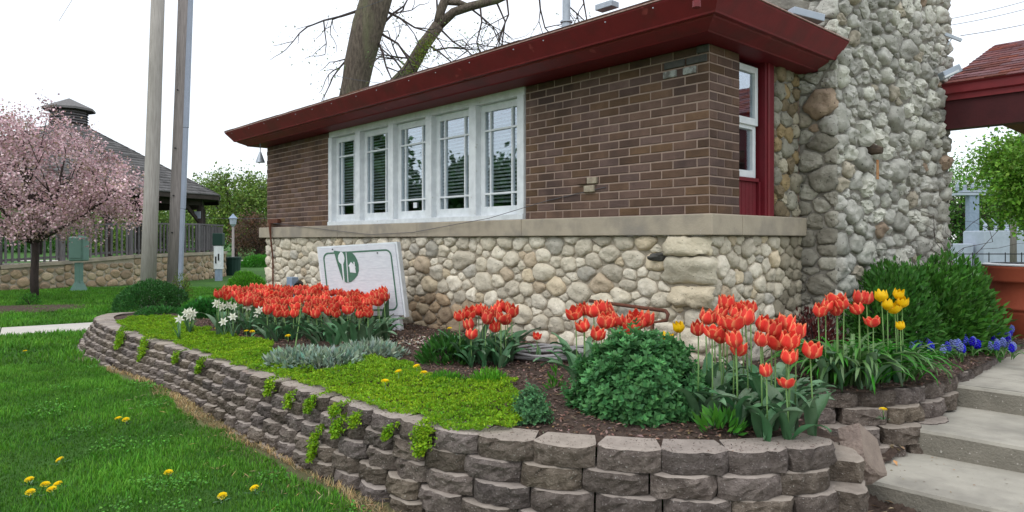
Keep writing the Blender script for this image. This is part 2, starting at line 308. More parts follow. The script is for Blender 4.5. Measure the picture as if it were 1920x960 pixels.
# ================================================================= concrete steps
st = empty('concrete_steps', (S1.x, S1.y, 0), 'pale concrete steps with three deep treads climbing beside the block wall', 'steps')
def slab(name, p, ln, wd, z0, m):
    mb = MB(); nx, ny = 22, 10; vs = []; fs = []
    def pt(i, j, z):
        q = p + sb * (ln * i / nx) + sf * (wd * j / ny); e = noise.noise(Vector((i * .9, j * .8, z * 9))) * .004
        q = Vector((q.x, q.y, z + e)); 
        if i == 0: q -= sb * noise.noise(Vector((j * 1.3, z * 10, 5))) * .006
        return q
    r = .018
    rows = []
    for j in range(ny + 1):
        row = [pt(0, j, z0), pt(0, j, p.z - r * 1.3), pt(0, j, p.z - r * .3) + sb * r * .4, pt(0, j, p.z) + sb * r * 1.4] + [pt(i, j, p.z) for i in range(1, nx + 1)]; rows.append(row)
    nr = len(rows[0])
    side0 = [Vector((q.x, q.y, z0)) for q in rows[0]]; vs = [q for r_ in rows for q in r_] + side0
    for j in range(ny):
        for i in range(nr - 1): fs.append((j * nr + i, j * nr + i + 1, (j + 1) * nr + i + 1, (j + 1) * nr + i))
    k0 = (ny + 1) * nr
    for i in range(nr - 1): fs.append((i, k0 + i, k0 + i + 1, i + 1))
    mi = [0] * len(fs); k = 0
    for j in range(ny):
        for i in range(nr - 1):
            if i < 1: mi[k] = 1
            k += 1
    for q in range(k, len(fs)): mi[q] = 1
    mb.add(vs, fs); mb.m = mi
    return mb.build(name, m, st, smooth=False)
slab('step', S1, 1.2, 2.6, 0.0, [M['concrete'], M['concrete_side']])
slab('step', S2, 1.2, 2.4, HC - 1.32, [M['concrete'], M['concrete_side']])
slab('step', S3, .42, 2.2, HC - 1.17, [M['concrete'], M['concrete_side']])
slab('landing', S3 + sb * .43, .52, 2.2, HC - 1.17, [M['concrete'], M['concrete_side']])
# ================================================================= retaining wall of split-face blocks
def block_mesh(seed, wd=.295, dp=.21, ht=.0985, broken=False):
    rs = random.Random(seed); nx, nz = 9, 5; vs = []; fs = []; mi = []
    tl, tr = rs.uniform(.012, .03), rs.uniform(.012, .03)
    def fy(i, k):
        x = -1 + 2 * i / (nx - 1); z = k / (nz - 1)
        o = .022 * noise.noise(Vector((x * 2.1, z * 1.4, seed * 3.1))) + .018 * noise.noise(Vector((x * 6, z * 4, seed * 1.7)))
        o -= .045 * (max(0, abs(x) - .62) / .38) ** 1.3                        # chamfered cheeks
        o -= .012 * (max(0, z - .72) / .28) + .006 * (max(0, .2 - z) / .2)
        return -o
    idx = {}
    for k in range(nz):
        for i in range(nx):
            x = -wd / 2 + wd * i / (nx - 1); z = ht * k / (nz - 1)
            if k == nz - 1: z -= .004 + .006 * abs(noise.noise(Vector((i * .9, seed, 1))))
            if 0 < k < nz - 1: z += rs.uniform(-.005, .005)
            if 0 < i < nx - 1: x += rs.uniform(-.008, .008)
            idx[i, k] = len(vs); vs.append((x, fy(i, k) , z))
    for k in range(nz - 1):
        for i in range(nx - 1): fs.append((idx[i, k], idx[i + 1, k], idx[i + 1, k + 1], idx[i, k + 1])); mi.append(0)
    # top sheet: front rim row, second row, back
    t1 = []; t2 = []; b2 = []
    for i in range(nx):
        x = -wd / 2 + wd * i / (nx - 1); f = vs[idx[i, nz - 1]]
        t1.append(len(vs)); vs.append((f[0] * .995, f[1] + .012 + (.05 * rs.random() if broken else .006 * rs.random()), ht - (.02 * rs.random() if broken else 0)))
    for i in range(nx):
        x = (-wd / 2 + wd * i / (nx - 1)) * .80; t2.append(len(vs)); vs.append((x, dp, ht))
    for i in range(nx):
        x = (-wd / 2 + wd * i / (nx - 1)) * .80; b2.append(len(vs)); vs.append((x, dp, 0))
    for i in range(nx - 1):
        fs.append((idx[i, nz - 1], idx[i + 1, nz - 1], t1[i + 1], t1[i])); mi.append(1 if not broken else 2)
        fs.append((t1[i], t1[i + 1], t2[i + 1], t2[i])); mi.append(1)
        fs.append((t2[i], t2[i + 1], b2[i + 1], b2[i])); mi.append(0)
        fs.append((b2[i], b2[i + 1], idx[i + 1, 0], idx[i, 0])); mi.append(0)
    for e, rev in ((0, 0), (nx - 1, 1)):
        ring = [idx[e, k] for k in range(nz)] + [t1[e], t2[e], b2[e]]; fs.append(tuple(ring if not rev else reversed(ring))); mi.append(0)
    me = bpy.data.meshes.new('block'); me.from_pydata(vs, [], [tuple(reversed(q)) if False else q for q in fs])
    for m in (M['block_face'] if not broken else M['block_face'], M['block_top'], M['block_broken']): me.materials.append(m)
    me.polygons.foreach_set('material_index', mi); me.update(); return me
BM = [block_mesh(i) for i in range(16)]; BB = [block_mesh(20 + i, broken=True) for i in range(2)]
rw = empty('retaining_wall', (RPF[200].x, RPF[200].y, 0), 'long curved grey-brown block retaining wall holding up the flower bed', 'wall')
CH = .1016
def chd(y): return float(np.interp(y, [3.25, 3.64, 4.5, 5.8, 7], [.1016, .090, .077, .064, .060]))
def course(P, zt, off, phase, parent, d0=0, d1=None, step=.3, skip=(), broken=()):
    L = (len(P) - 1) * .02; d = d0 + phase * step / .3; k = 0; st0 = step
    while d < (d1 or L) + .02:
        step = st0 if P is not RPF else float(np.interp(path_at(P, d)[0].y, [3.25, 3.64, 4.5, 5.8], [.30, .255, .205, .185])) if d < L1 - 1.5 else .30
        if k not in skip:
            p, t = path_at(P, d); n = Vector((t.y, -t.x, 0)); kz = chd(p.y) / CH if P is RPF else 1; ci = round((WT - zt) / CH); q = p + n * off * (1.75 - kz * 1.15); zt_ = WT - ci * CH * kz if P is RPF else zt
            o = link('block', random.choice(BB) if k in broken else random.choice(BM), parent); o.location = Vector((q.x + random.uniform(-.003, .003), q.y, zt_ - .0985 * kz)) - ORG[parent]
            o.location += n * random.uniform(-.007, .007)
            o.rotation_euler = (0, random.uniform(-.008, .008), math.atan2(t.y, t.x) + random.uniform(-.03, .03)); o.scale = (random.uniform(.965, 1.0) * step / .3, 1, kz)
        d += step; k += 1
L1 = (len(RPF) - 1) * .02
BK = 30
for c_ in range(6):
    course(RPF, WT - c_ * CH, c_ * .031, .15 * (c_ % 2) + .02, rw, broken=(BK,) if c_ == 0 else ())
# the end of the wall turning back towards the steps
rt = [Vector((1.63, 3.22, 0)), Vector((1.70, 3.40, 0)), Vector((1.70, 3.75, 0)), Vector((1.66, 4.05, 0))]
RTF = resample(rt, .02)
for c_ in range(1, 5): course(RTF, WT - c_ * CH - .002, .0 + c_ * .012, .15 * (c_ % 2) + .05, rw)
# short wall by the steps
rw2 = empty('retaining_wall', (R2[2].x, R2[2].y, 0), 'short broken block wall between the drooping green leaves and the concrete steps', 'wall')
RF2 = resample(R2, .02)
course(RF2, WT, 0, .16, rw2, broken=(2,)); course(RF2, WT - CH, .06, .05, rw2, 0, 1.7); course(RF2, WT - 2 * CH, .2, .25, rw2, 0, 1.2); course(RF2, WT - 3 * CH, .22, .1, rw2, 0, 1.0); course(RF2, WT-4*CH, .24, .25, rw2, 0, .8)
# rubble dirt between wall end and steps
def dirtz(x, y):
    s = (x - 1.6) * .745 + (y - 3.3) * .667; return np.array([.03 + .155 * max(0, float(a)) - .07 * float(smst((p - 1.74) / .22)) * float(smst((.75 - a) / .3)) + .022 * noise.noise(Vector((p * 9, q * 9, 0))) for a, p, q in zip(s, x, y)])
dp_ = [(1.60, 2.6), (2.15, 2.7), (2.15, 3.5)] + [((p + sf * .025).x, (p + sf * .025).y) for p in (S1, S2, S3)] + [(3.9, 5.65), (3.3, 5.5), (2.5, 5.0), (1.6, 4.6), (1.55, 3.6)]
tag(grid_mesh(sp(1.4, 3.8, 150), sp(2.65, 5.5, 180), dirtz, 'loose_dirt', M['soil'], None, lambda x, y: inpoly(x, y, dp_)), kind='structure')
fb = link('fallen_block', block_mesh(77, .26, .23, .11), None); fb.location = G(1625, 868, .26) ; fb.rotation_euler = (math.radians(62), math.radians(32), math.radians(35))
fb.location = Vector((1.73, 3.52, .26))
tag(fb, 'loose brown block tipped on its end between the wall and the steps', 'block')
fb.data.materials[0] = M['block_broken']; fb.data.materials[1] = mat('tan_block', (.27, .215, .175), (.21, .165, .135), 14, .95, .6, 60)
# ================================================================= stone masonry
def cells(w_, h_, rad, rs, asp, forced=(), sep=.84):
    pts = [tuple(q) for q in forced]; 
    for R_, cnt in rad:
        fails = 0; placed = 0
        while fails < 220 and placed < cnt:
            x = rs.uniform(.3 * R_, w_ / asp - .3 * R_) if w_ / asp > .6 * R_ else w_ / asp / 2; y = rs.uniform(.4 * R_, h_ - .4 * R_); r = R_ * rs.uniform(.85, 1.1)
            if all((x - a) ** 2 + (y - b) ** 2 > ((r + c) * sep) ** 2 for a, b, c in pts): pts.append((x, y, r)); placed += 1; fails = 0
            else: fails += 1
    A = np.array(pts); res = []
    for i, (x, y, r) in enumerate(pts):
        poly = [(0, 0), (w_ / asp, 0), (w_ / asp, h_), (0, h_)]
        d = np.hypot(A[:, 0] - x, A[:, 1] - y); nb = np.argsort(d)[1:18]
        poly = [(a - x, b - y) for a, b in poly]
        for j in nb:
            dx, dy = A[j, 0] - x, A[j, 1] - y; L = d[j]; cut = L * r / (r + A[j, 2]); nx, ny = dx / L, dy / L; q = []
            for k in range(len(poly)):
                p0, p1 = poly[k], poly[(k + 1) % len(poly)]; s0 = p0[0] * nx + p0[1] * ny - cut; s1 = p1[0] * nx + p1[1] * ny - cut
                if s0 <= 0: q.append(p0)
                if s0 * s1 < 0: f = s0 / (s0 - s1); q.append((p0[0] + (p1[0] - p0[0]) * f, p0[1] + (p1[1] - p0[1]) * f))
            poly = q
            if len(poly) < 3: break
        if len(poly) < 3: continue
        res.append((x, y, r, poly))
    return res
STONE_COL = {'tan': [((1, .98, .95), 8), ((.88, .86, .84), 4), ((1.05, .96, .84), 3), ((1.14, 1.13, 1.13), 6), ((.80, .71, .63), .7), ((.74, .75, .78), 1.2)],
             'grey': [((1, 1, 1), 6), ((.78, .78, .77), 4), ((1.15, 1.16, 1.13), 5), ((.90, .82, .72), 1.2), ((.72, .55, .45), .35)],
             'warm': [((.62, .50, .40), 4), ((.50, .41, .34), 3), ((.75, .66, .55), 3)], 'dark': [((.46, .44, .40), 4), ((.62, .60, .56), 3), ((.85, .83, .78), 2)]}
STONE_COL['brown'] = [((.62, .47, .28), 3), ((.45, .36, .25), 2), ((.85, .78, .66), 2), ((.6, .58, .52), 2)]
def stone_geo(poly, r, asp, depth, rs, gap, n=14, rough=1.0):
    rr = []
    for k in range(n):
        a = 2 * math.pi * k / n; cx, cy = math.cos(a), math.sin(a); best = 9
        for i in range(len(poly)):
            (x0, y0), (x1, y1) = poly[i], poly[(i + 1) % len(poly)]; dx, dy = x1 - x0, y1 - y0; den = cx * dy - cy * dx
            if abs(den) < 1e-9: continue
            t = (x0 * dy - y0 * dx) / den; u_ = (x0 * cy - y0 * cx) / den
            if t > 0 and -.001 <= u_ <= 1.001: best = min(best, t)
        rr.append(max(.25 * r, min(best, 1.7 * r) - gap))
    rr = [(.13 * rr[k - 1] + .74 * rr[k] + .13 * rr[(k + 1) % n]) * (1 + rs.uniform(-.06, .06) * rough) for k in range(n)]
    lv = [(1.0, -.25), (1.0, .22), (.91, .66), (.68, .93), (.34, 1.0)]; sd = rs.uniform(0, 99); vs = []; fs = []; tx, ty = rs.uniform(-.25, .25), rs.uniform(-.25, .25)
    for s_, hgt in lv:
        for k in range(n):
            a = 2 * math.pi * k / n; x = rr[k] * s_ * math.cos(a); y = rr[k] * s_ * math.sin(a)
            nz_ = noise.noise(Vector((x / r * 1.3 + sd, y / r * 1.3, hgt))) + .5 * noise.noise(Vector((x / r * 3.1, y / r * 3.1 + sd, hgt * 2))); e = 1 + rough * .11 * nz_ * (hgt > 0)
            zz = depth * hgt * (1 + .45 * rough * nz_ + tx * x / r + ty * y / r)
            vs.append((x * e * asp, y * e, zz))
    vs.append((0, 0, depth * (1 + .3 * rough * noise.noise(Vector((sd, 0, 1)))))); m_ = len(lv)
    for i in range(m_ - 1):
        for k in range(n): fs.append((i * n + k, i * n + (k + 1) % n, (i + 1) * n + (k + 1) % n, (i + 1) * n + k))
    for k in range(n): fs.append(((m_ - 1) * n + k, (m_ - 1) * n + (k + 1) % n, m_ * n))
    return vs, fs
def collect(store, w_, h_, rad, seed, asp, mapf, pal, m, gap=.0045, dk=.5, rough=1.25, forced=(), n=15, palf=None, sep=.84, slabs=()):
    rs = random.Random(seed)
    for (x, y, w2, h2, cl) in slabs:
        poly = [(-w2 / 2 / asp, -h2 / 2), (w2 / 2 / asp, -h2 / 2), (w2 / 2 / asp, h2 / 2), (-w2 / 2 / asp, h2 / 2)]; vs, fs = stone_geo(poly, max(w2 / asp, h2), asp, .065 if h2 > .1 else .085, rs, .002, 24, 2.2)
        store.append((9, [mapf(x + a, y + b, c + .012) for a, b, c in vs], fs, cl, mapf(x, y, 0), m))
    for x, y, r, poly in cells(w_, h_, rad, rs, asp, forced, sep):
        if any(abs(x * asp - a) < w2 / 2 + .01 and abs(y - b) < h2 / 2 for a, b, w2, h2, _ in slabs): continue
        vs, fs = stone_geo(poly, r, asp, min(r * dk, .085) * rs.uniform(.75, 1.2), rs, gap, n, rough)
        pal_ = palf(x * asp, y) if palf else pal
        cl = rs.choices([a for a, b in STONE_COL[pal_]], [b for a, b in STONE_COL[pal_]])[0]; v = rs.uniform(.82, 1.15)
        wv = [mapf(x * asp + a, y + b, c) for a, b, c in vs]; ctr = mapf(x * asp, y, 0)
        store.append((r / max(ctr.y, .5), wv, fs, tuple(q * v for q in cl), ctr, m))
def emit(store, parent, name, limit):
    store.sort(key=lambda q: -q[0])
    for sz, vs, fs, cl, ctr, m in store[:limit]:
        po = ORG[parent]; me = bpy.data.meshes.new(name); me.from_pydata([q - ctr for q in vs], [], fs); me.materials.append(m)
        a = me.color_attributes.new('Col', 'FLOAT_COLOR', 'POINT'); a.data.foreach_set('color', list((*cl, 1)) * len(vs)); me.polygons.foreach_set('use_smooth', [not (m is M['stone_grey'] and (len(me.vertices) * 7 + int(sz * 1e5)) % 10 < 4)] * len(fs))
        link(name, me, parent, ctr, ctr - po)
    rest = store[limit:]
    if rest:
        V = []; T = []; Cc = []
        for sz, vs, fs, cl, ctr, m in rest:
            n0 = len(V); V += [tuple(q) for q in vs]; Cc += [cl] * len(vs)
            for f_ in fs: T += [tuple(i + n0 for i in f_)] if len(f_) == 3 else [(f_[0] + n0, f_[1] + n0, f_[2] + n0), (f_[0] + n0, f_[2] + n0, f_[3] + n0)]
        o = np_mesh('small_stones', V, T, rest[0][5], parent, np.array(Cc), True); o['kind'] = 'stuff'
# ================================================================= THE HOUSE
TL = 7.6; S_ST = 1.40
house = empty('brick_house', HP(0, 0, 0), 'long low brown brick building with dark red eaves on a pale fieldstone base', 'building')
z0 = .35
mb = MB(); hbox(mb, 0, TL, 0, .3, z0, LB - .003); hbox(mb, 0.003, .3, .3, 4.2, z0, LB - .003); hbox(mb, TL - .3, TL, .3, 4.2, z0, LB - .003); mb.build('foundation_wall', M['stone_mortar'], house)
store = []
rad_t = [(.098, 9), (.073, 70), (.055, 400), (.038, 900)]
# several runs along the wall, each a little more stretched towards the far end
def lmap(t0): return lambda x, y, o: HP(t0 - x, -o, z0 + .1 + y)
hgt_ = LB - z0 - .1
def bigs(lst, t0, asp): return [((t0 - t) / asp, z - z0 - .1, r) for t, z, r in lst]
collect(store, 2.6, hgt_, rad_t, 3, 1.45, lmap(2.6), 'tan', M['stone'], slabs=[(2.6 - .15, 1.418 - z0 - .1, .36, .135, (.98, .95, .88)), (2.6 - .16, 1.232 - z0 - .1, .42, .19, (.90, .89, .85)), (2.6 - .14, 1.045 - z0 - .1, .36, .15, (1.0, .94, .84)), (2.6 - .42, 1.335 - z0 - .1, .115, .06, (.16, .17, .19))],
        palf=lambda x, y: 'tan')
collect(store, 2.4, hgt_, rad_t, 4, 1.5, lmap(5.0), 'tan', M['stone'], palf=lambda x, y: 'warm' if (x > 1.2 and y < .42) else 'tan')
collect(store, 2.6, hgt_, [(.09, 4), (.07, 30), (.055, 400), (.04, 500)], 5, 1.7, lmap(7.6), 'tan', M['stone'])
collect(store, 1.40, hgt_, [(.07, 12), (.055, 100), (.04, 300)], 6, 1.25, lambda x, y, o: HP(-o, x, z0 + .1 + y), 'tan', M['stone'], palf=lambda x, y: 'tan' if x < 1.0 else 'dark')
emit(store, house, 'stone', 300)
# a single near-black stone under the ledge
# ledge
mb = MB()
segs = [0, 1.9, 3.55, 5.3, 7.75]
for a, b in zip(segs[:-1], segs[1:]):
    m1 = MB(); hbox(m1, (a if a else -.062) + (.003 if a else 0), b, -.062, .35, LB, LT); m1.build('ledge', M['ledge'], house, bevel=.008)
m1 = MB(); hbox(m1, -.062, .3, .353, S_ST + .0, LB, LT); m1.build('ledge', M['ledge'], house, bevel=.008)
# brick
BRZ = .0677; BRL = .2045; BRH = .0575
wall = MB(); hbox(wall, .0015, 1.905, .0015, .28, LT, HC + 1.40); hbox(wall, 5.63, TL - .012, .0015, .28, LT, HC + 1.40); hbox(wall, .0015, .28, .28, .41, LT, HC + 1.40); hbox(wall, TL - .28, TL - .012, .28, 4.2, LT, HC + 1.40)
hbox(wall, .012, .28, S_ST, 4.2, LT, HC + 1.40); hbox(wall, .3, TL-.3, 4.0, 4.2, LT, HC+1.4)
bw = wall.build('brick_wall', M['mortar'], house)
bmesh_cache = {}
def brick_mesh(L, dpt=.03):
    k = (round(L, 3), random.randrange(3))
    if k not in bmesh_cache:
        me = bpy.data.meshes.new('brick'); e = .004; rs = random.Random(hash(k)); vs = []
        for (y, ins) in ((0.012, 0), (-.004, 0), (-.008, e)):
            for (x, z) in ((-L / 2 + ins, ins), (L / 2 - ins, ins), (L / 2 - ins, BRH - ins), (-L / 2 + ins, BRH - ins)): vs.append((x + rs.uniform(-.0015, .0015), y, z + rs.uniform(-.0012, .0012)))
        fs = []
        for r in (0, 4):
            for j in range(4): fs.append((r + j, r + (j + 1) % 4, r + 4 + (j + 1) % 4, r + 4 + j))
        fs.append((8, 9, 10, 11)); me.from_pydata(vs, [], fs); me.materials.append(M['brick']); bmesh_cache[k] = me
    return bmesh_cache[k]
bricks = []
rotL = math.atan2(-dL.y, -dL.x); rotR = math.atan2(dR.y, dR.x)
def lay(x0, x1, off, posf, rot, row, z):
    x = x0 - off
    while x < x1 - .01:
        a, b = max(x, x0), min(x + BRL, x1)
        if b - a > .03: bricks.append((posf((a + b) / 2, z), b - a - .0105, rot))
        x += BRL + .001
nrow = int((HC + 1.40 - LT) / BRZ) + 1
for k in range(nrow):
    z = LT + .006 + k * BRZ; o = (BRL / 2 if k % 2 else 0)
    if z + BRH > HC + 1.42: break
    lay(.0, 1.905, o, lambda x, z: HP(x, .004, z), rotL, k, z); lay(5.63, TL, o, lambda x, z: HP(x, .004, z), rotL, k, z)
    lay(.0, .415, BRL / 2 - o, lambda x, z: HP(.004, x, z), rotR, k, z)
bricks.sort(key=lambda b: b[0].y)
for p, L, r in bricks[:300]:
    o = link('brick', brick_mesh(L), bw, p, p - ORG[bw]); o.rotation_euler = (0, 0, r)
V = []; T = []; rn = []
for p, L, r in bricks[300:]:
    me = brick_mesh(L); mm = Matrix.Translation(p) @ Matrix.Rotation(r, 4, 'Z'); n0 = len(V); V += [tuple(mm @ v.co) for v in me.vertices]; q = random.random(); rn += [q] * len(me.vertices); T += [tuple(i + n0 for i in f_.vertices) for f_ in me.polygons]
o = np_mesh('far_bricks', V, T, M['brick'], bw); o['kind'] = 'stuff'; a = o.data.attributes.new('rnd', 'FLOAT', 'POINT'); a.data.foreach_set('value', rn)
# patched pale bricks under the near eave and a bracket stub
def hpiece(name, t, z, lt, lz, m, o=.022, parent=bw):
    m1 = MB(); hbox(m1, t - lt / 2, t + lt / 2, -o, .0, z, z + lz); return m1.build(name, m, parent, bevel=.006)
M['pale_brick'] = mat('pale_brick', (.36, .38, .36), (.16, .15, .14), 22, .8, .4, 60, sharp=(.4, .6)); M['cream_brick'] = mat('cream_brick', (.40, .35, .26), (.26, .21, .16), 22, .8, .4, 60)
M['dark_brick'] = mat('grey_brick', (.07, .068, .066), (.10, .095, .09), 22, .8, .4, 60)
zr = lambda k: LT + .006 + k * BRZ
for t, k, L_, mm in [(.16, 15, .11, 'pale_brick'), (.33, 15, .12, 'pale_brick'), (.10, 16, .17, 'dark_brick'), (.29, 16, .18, 'dark_brick'), (.05, 17, .1, 'dark_brick')]: hpiece('patched_brick', t, zr(k) + .004, L_, .052, M[mm], .016)
for t, k, L_, mm in [(1.12, 3, .11, 'cream_brick'), (1.09, 4, .10, 'cream_brick'), (1.20, 4, .10, 'brick')]: hpiece('patched_brick', t, zr(k) + .002, L_, .054, M[mm], .03)
# stone part of the short wall
WZ1 = HC + 1.45
mb = MB(); hbox(mb, .02, .3, .95, S_ST + .1, LT, WZ1); mb.build('stone_pier', M['stone_mortar_grey'], house)
store = []
collect(store, .44, WZ1 - LT, [(.085, 6), (.06, 30), (.04, 60)], 8, 1.15, lambda x, y, o: HP(.02 - o, .955 + x, LT + y), 'brown', M['stone_grey'])
emit(store, house, 'pier_stone', 60)
# ---- long window band
T0w, T1w = 1.912, 5.625; nW = 5; pw = (T1w - T0w) / nW; WB = LT + .001; WTz = HC + 1.39
wb_t = WB + .05
mb = MB(); hbox(mb, T0w, T1w, -.035, .12, WB, wb_t); hbox(mb, T0w, T1w, -.012, .12, WTz - .06, WTz + .05); mb.build('window_sill', M['white'], house, bevel=.004)
for k in range(nW + 1):
    t = T0w + pw * k; hw = .055 if 0 < k < nW else .045; tc = min(max(t, T0w + hw), T1w - hw)
    m1 = MB(); hbox(m1, tc - hw, tc + hw, -.022, .12, wb_t, WTz - .06); m1.build('window_post', M['white'], house, bevel=.004)
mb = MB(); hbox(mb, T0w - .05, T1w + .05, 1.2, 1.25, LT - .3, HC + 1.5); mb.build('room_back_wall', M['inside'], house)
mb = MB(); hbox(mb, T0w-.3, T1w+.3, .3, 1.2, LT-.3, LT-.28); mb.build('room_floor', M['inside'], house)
for k in range(nW):
    a = T0w + pw * k + (.055 if k else .09); b = T0w + pw * (k + 1) - (.055 if k < nW - 1 else .09); s0, s1 = .045, .085; fw = .062; zb, zt = wb_t + .003, WTz - .063
    m1 = MB(); hbox(m1, a, a + fw, s0, s1, zb, zt); hbox(m1, b - fw, b, s0, s1, zb, zt); hbox(m1, a + fw, b - fw, s0, s1, zb, zb + .085); hbox(m1, a + fw, b - fw, s0, s1, zt - .07, zt)
    wn = m1.build('window', M['white'], house, bevel=.003)
    ga, gb, gz0, gz1 = a + fw, b - fw, zb + .085, zt - .07
    m1 = MB(); hbox(m1, ga, gb, .064, .067, gz0, gz1); m1.build('pane', M['glass'], wn)
    gw = gb - ga; gh = gz1 - gz0
    for fx in (.17, .83): m1 = MB(); hbox(m1, ga + gw * fx - .009, ga + gw * fx + .009, s0 + .002, s1 - .004, gz0, gz1); m1.build('muntin', M['white'], wn)
    for fz in (.135, .80): m1 = MB(); hbox(m1, ga, gb, s0 - .001, s1 - .003, gz0 + gh * fz - .009, gz0 + gh * fz + .009); m1.build('muntin', M['white'], wn)
    zz = gz1 + .02; ns = 27; zmin = gz0 + (.12 if k in (1, 2, 4) else .02)
    while zz > zmin:
        p0, p1 = HP(ga - .03, .115, zz), HP(gb + .03, .115, zz); m1 = MB(); m1.bar(p0, p1, .034, .0022, up=(dR * -.75 + ZU)); m1.build('blind_slat', M['blind'], wn); zz -= .036
# small white notice on the middle window
m1 = MB(); hbox(m1, T0w + pw * 2.5 - .05, T0w + pw * 2.5 + .02, .055, .058, wb_t + .12, wb_t + .18); m1.build('notice', M['white'], house)
# ---- red bay with the double hung window in the short wall
def sbox(m_, s0, s1, t0, t1, z0_, z1_): return hbox(m_, t0, t1, s0, s1, z0_, z1_)
m1 = MB(); sbox(m1, .80, .945, -.004, .2, LT, HC + 1.42); m1.build('red_jamb', M['red_dull'], house, bevel=.006)
m1 = MB(); sbox(m1, .42, .80, .16, .2, LT, HC + 1.42); m1.build('bay_back', M['red_dull'], house)
m1 = MB(); sbox(m1, .83, .86, -.012, -.005, LT, HC + 1.42); m1.build('jamb_bead', M['red'], house)
for k in range(6):
    a = .42 + k * .056; m1 = MB(); sbox(m1, a + .0015, a + .0545, .05, .15, LT, HC + .455); m1.build('red_board', M['red_dull'], house, bevel=.003)
m1 = MB(); sbox(m1, .765, .797, .03, .15, LT, HC + .46); sbox(m1, .42, .765, .03, .15, HC + .456, HC + .485); m1.build('panel_rail', M['red_dull'], house, bevel=.003)
m1 = MB(); ws0, ws1 = .42, .765
for (a, b) in ((HC + .49, HC + .92), (HC + .90, HC + 1.36)):
    dd = .02 if b > HC + 1 else .04
    sbox(m1, ws0, ws0 + .04, dd + .02, dd + .06, a, b); sbox(m1, ws1 - .045, ws1, dd + .02, dd + .06, a, b); sbox(m1, ws0 + .04, ws1 - .045, dd + .02, dd + .06, a, a + .055); sbox(m1, ws0 + .04, ws1 - .045, dd + .02, dd + .06, b - .05, b)
wn = m1.build('window', M['white'], house, bevel=.003)
m1 = MB(); sbox(m1, ws0 + .03, ws1 - .03, .085, .088, HC + .52, HC + .90); m1.build('pane', M['glass'], wn); m1 = MB(); sbox(m1, ws0 + .03, ws1 - .03, .062, .065, HC + .94, HC + 1.33); m1.build('pane', M['glass'], wn)
m1 = MB(); sbox(m1, ws0, ws1, .13, .135, HC + .49, HC + 1.36); m1.build('window_shade', M['black'], wn)
# ---- eaves: gutter and soffit following the roof edge
OA, OB = .5, .39; SE = 1.44; TE = TL + .36
prof = [(.0, EV), (-.005, EV - .012), (-.095, EV - .125), (-.10, EV - .137), (-.135, EV - .137), (-.14, EV - .150), (-.235, EV - .195), (-.245, EV - .205)]
def eave_pt(corner, o, z):
    return {0: HP(TE + o, 4.6, z), 1: HP(TE + o, -OA - o, z), 2: HP(-OB - o, -OA - o, z), 3: HP(-OB - o, SE, z)}[corner]
for (c0, c1, nm) in ((1, 2, 'gutter'), (2, 3, 'gutter'), (0, 1, 'gutter')):
    mb = MB(); vs = [eave_pt(c, o, z) for c in (c0, c1) for o, z in prof] + [eave_pt(c, o, z) for c in (c0, c1) for o, z in ((-.012, EV), (-.10, EV-.02))]; n = len(prof)
    fs = [(i, i + 1, n + i + 1, n + i) for i in range(n - 1)]
    b_ = 2 * n; fs += [(0, n, b_ + 2, b_), (b_, b_ + 2, b_ + 3, b_ + 1)]
    fs.append(tuple(range(n)) + (b_ + 1, b_)); fs.append(tuple(reversed(range(n, 2 * n))) + (b_ + 2, b_ + 3))
    mb.add(vs, fs); mb.build('gutter', M['red'], house)
for t_ in (2.3, 5.0):
    mb = MB(); vs = [HP(t_ + k * .035, -OA - o - .002, z) for k in (0, 1) for o, z in prof]; n = len(prof); mb.add(vs, [(i, i + 1, n + i + 1, n + i) for i in range(n - 1)]); mb.build('gutter_joint', M['red'], house)
for k in range(16):
    t_ = .1 + k * .5 + random.uniform(-.1, .1); m1 = MB(); m1.tube([HP(t_, -OA + .002, EV - .035), HP(t_, -OA - .0045, EV - .035)], .005, 6); m1.build('gutter_screw', M['galv'], house)
mb = MB(); mb.bar(HP(TE, -OA + .004, EV + .006), HP(-OB, -OA + .004, EV + .006), .02, .008); mb.bar(HP(-OB - .0, -OA, EV + .006), HP(-OB - .0, SE, EV + .006), .02, .008); mb.build('drip_edge', M['drip'], house)
sofz = EV - .206
mb = MB(); q = [HP(TE - .24, -OA + .24, sofz), HP(-OB + .24, -OA + .24, sofz), HP(-OB + .24, SE, sofz), HP(.2, SE, sofz), HP(.2, .2, sofz), HP(TE - .24, .2, sofz)]
mb.add(q, [(0, 1, 4, 5), (1, 2, 3, 4)]); mb.build('soffit', M['red_dull'], house)
m1 = MB(); hbox(m1, -.02, TL+.02, -.02, .26, HC + 1.39, sofz - .002) ; m1.m = [0]*6
# roof
def roof_faces():
    rs_ = math.tan(math.radians(20)); s1 = 4.75; mid = (s1 - (-OA)) / 2; t0, t1 = -OB, TE
    return rs_, mid, t0, t1, s1
rs_, mid, t0_, t1_, s1_ = roof_faces(); rz = EV + mid * rs_ ; rmid = -OA + mid
A, B_, C_, D_ = HP(t0_, -OA, EV + .01), HP(t1_, -OA, EV + .01), HP(t1_, s1_, EV + .01), HP(t0_, s1_, EV + .01); E_, F_ = HP(t0_ + mid, rmid, rz), HP(t1_ - mid, rmid, rz)
kk = .5 * rs_; mb = MB().add([A, B_, C_, D_, E_, F_, HP(t0_, SE, EV + .01), HP(t0_ + .5, SE, EV + .01 + kk), HP(t0_ + .5, s1_ - .5, EV + .01 + kk)], [(0, 4, 5, 1), (1, 5, 2), (2, 5, 4, 8), (0, 6, 7, 8, 4)]); roof = mb.build('roof', M['shingle_brown'], house)
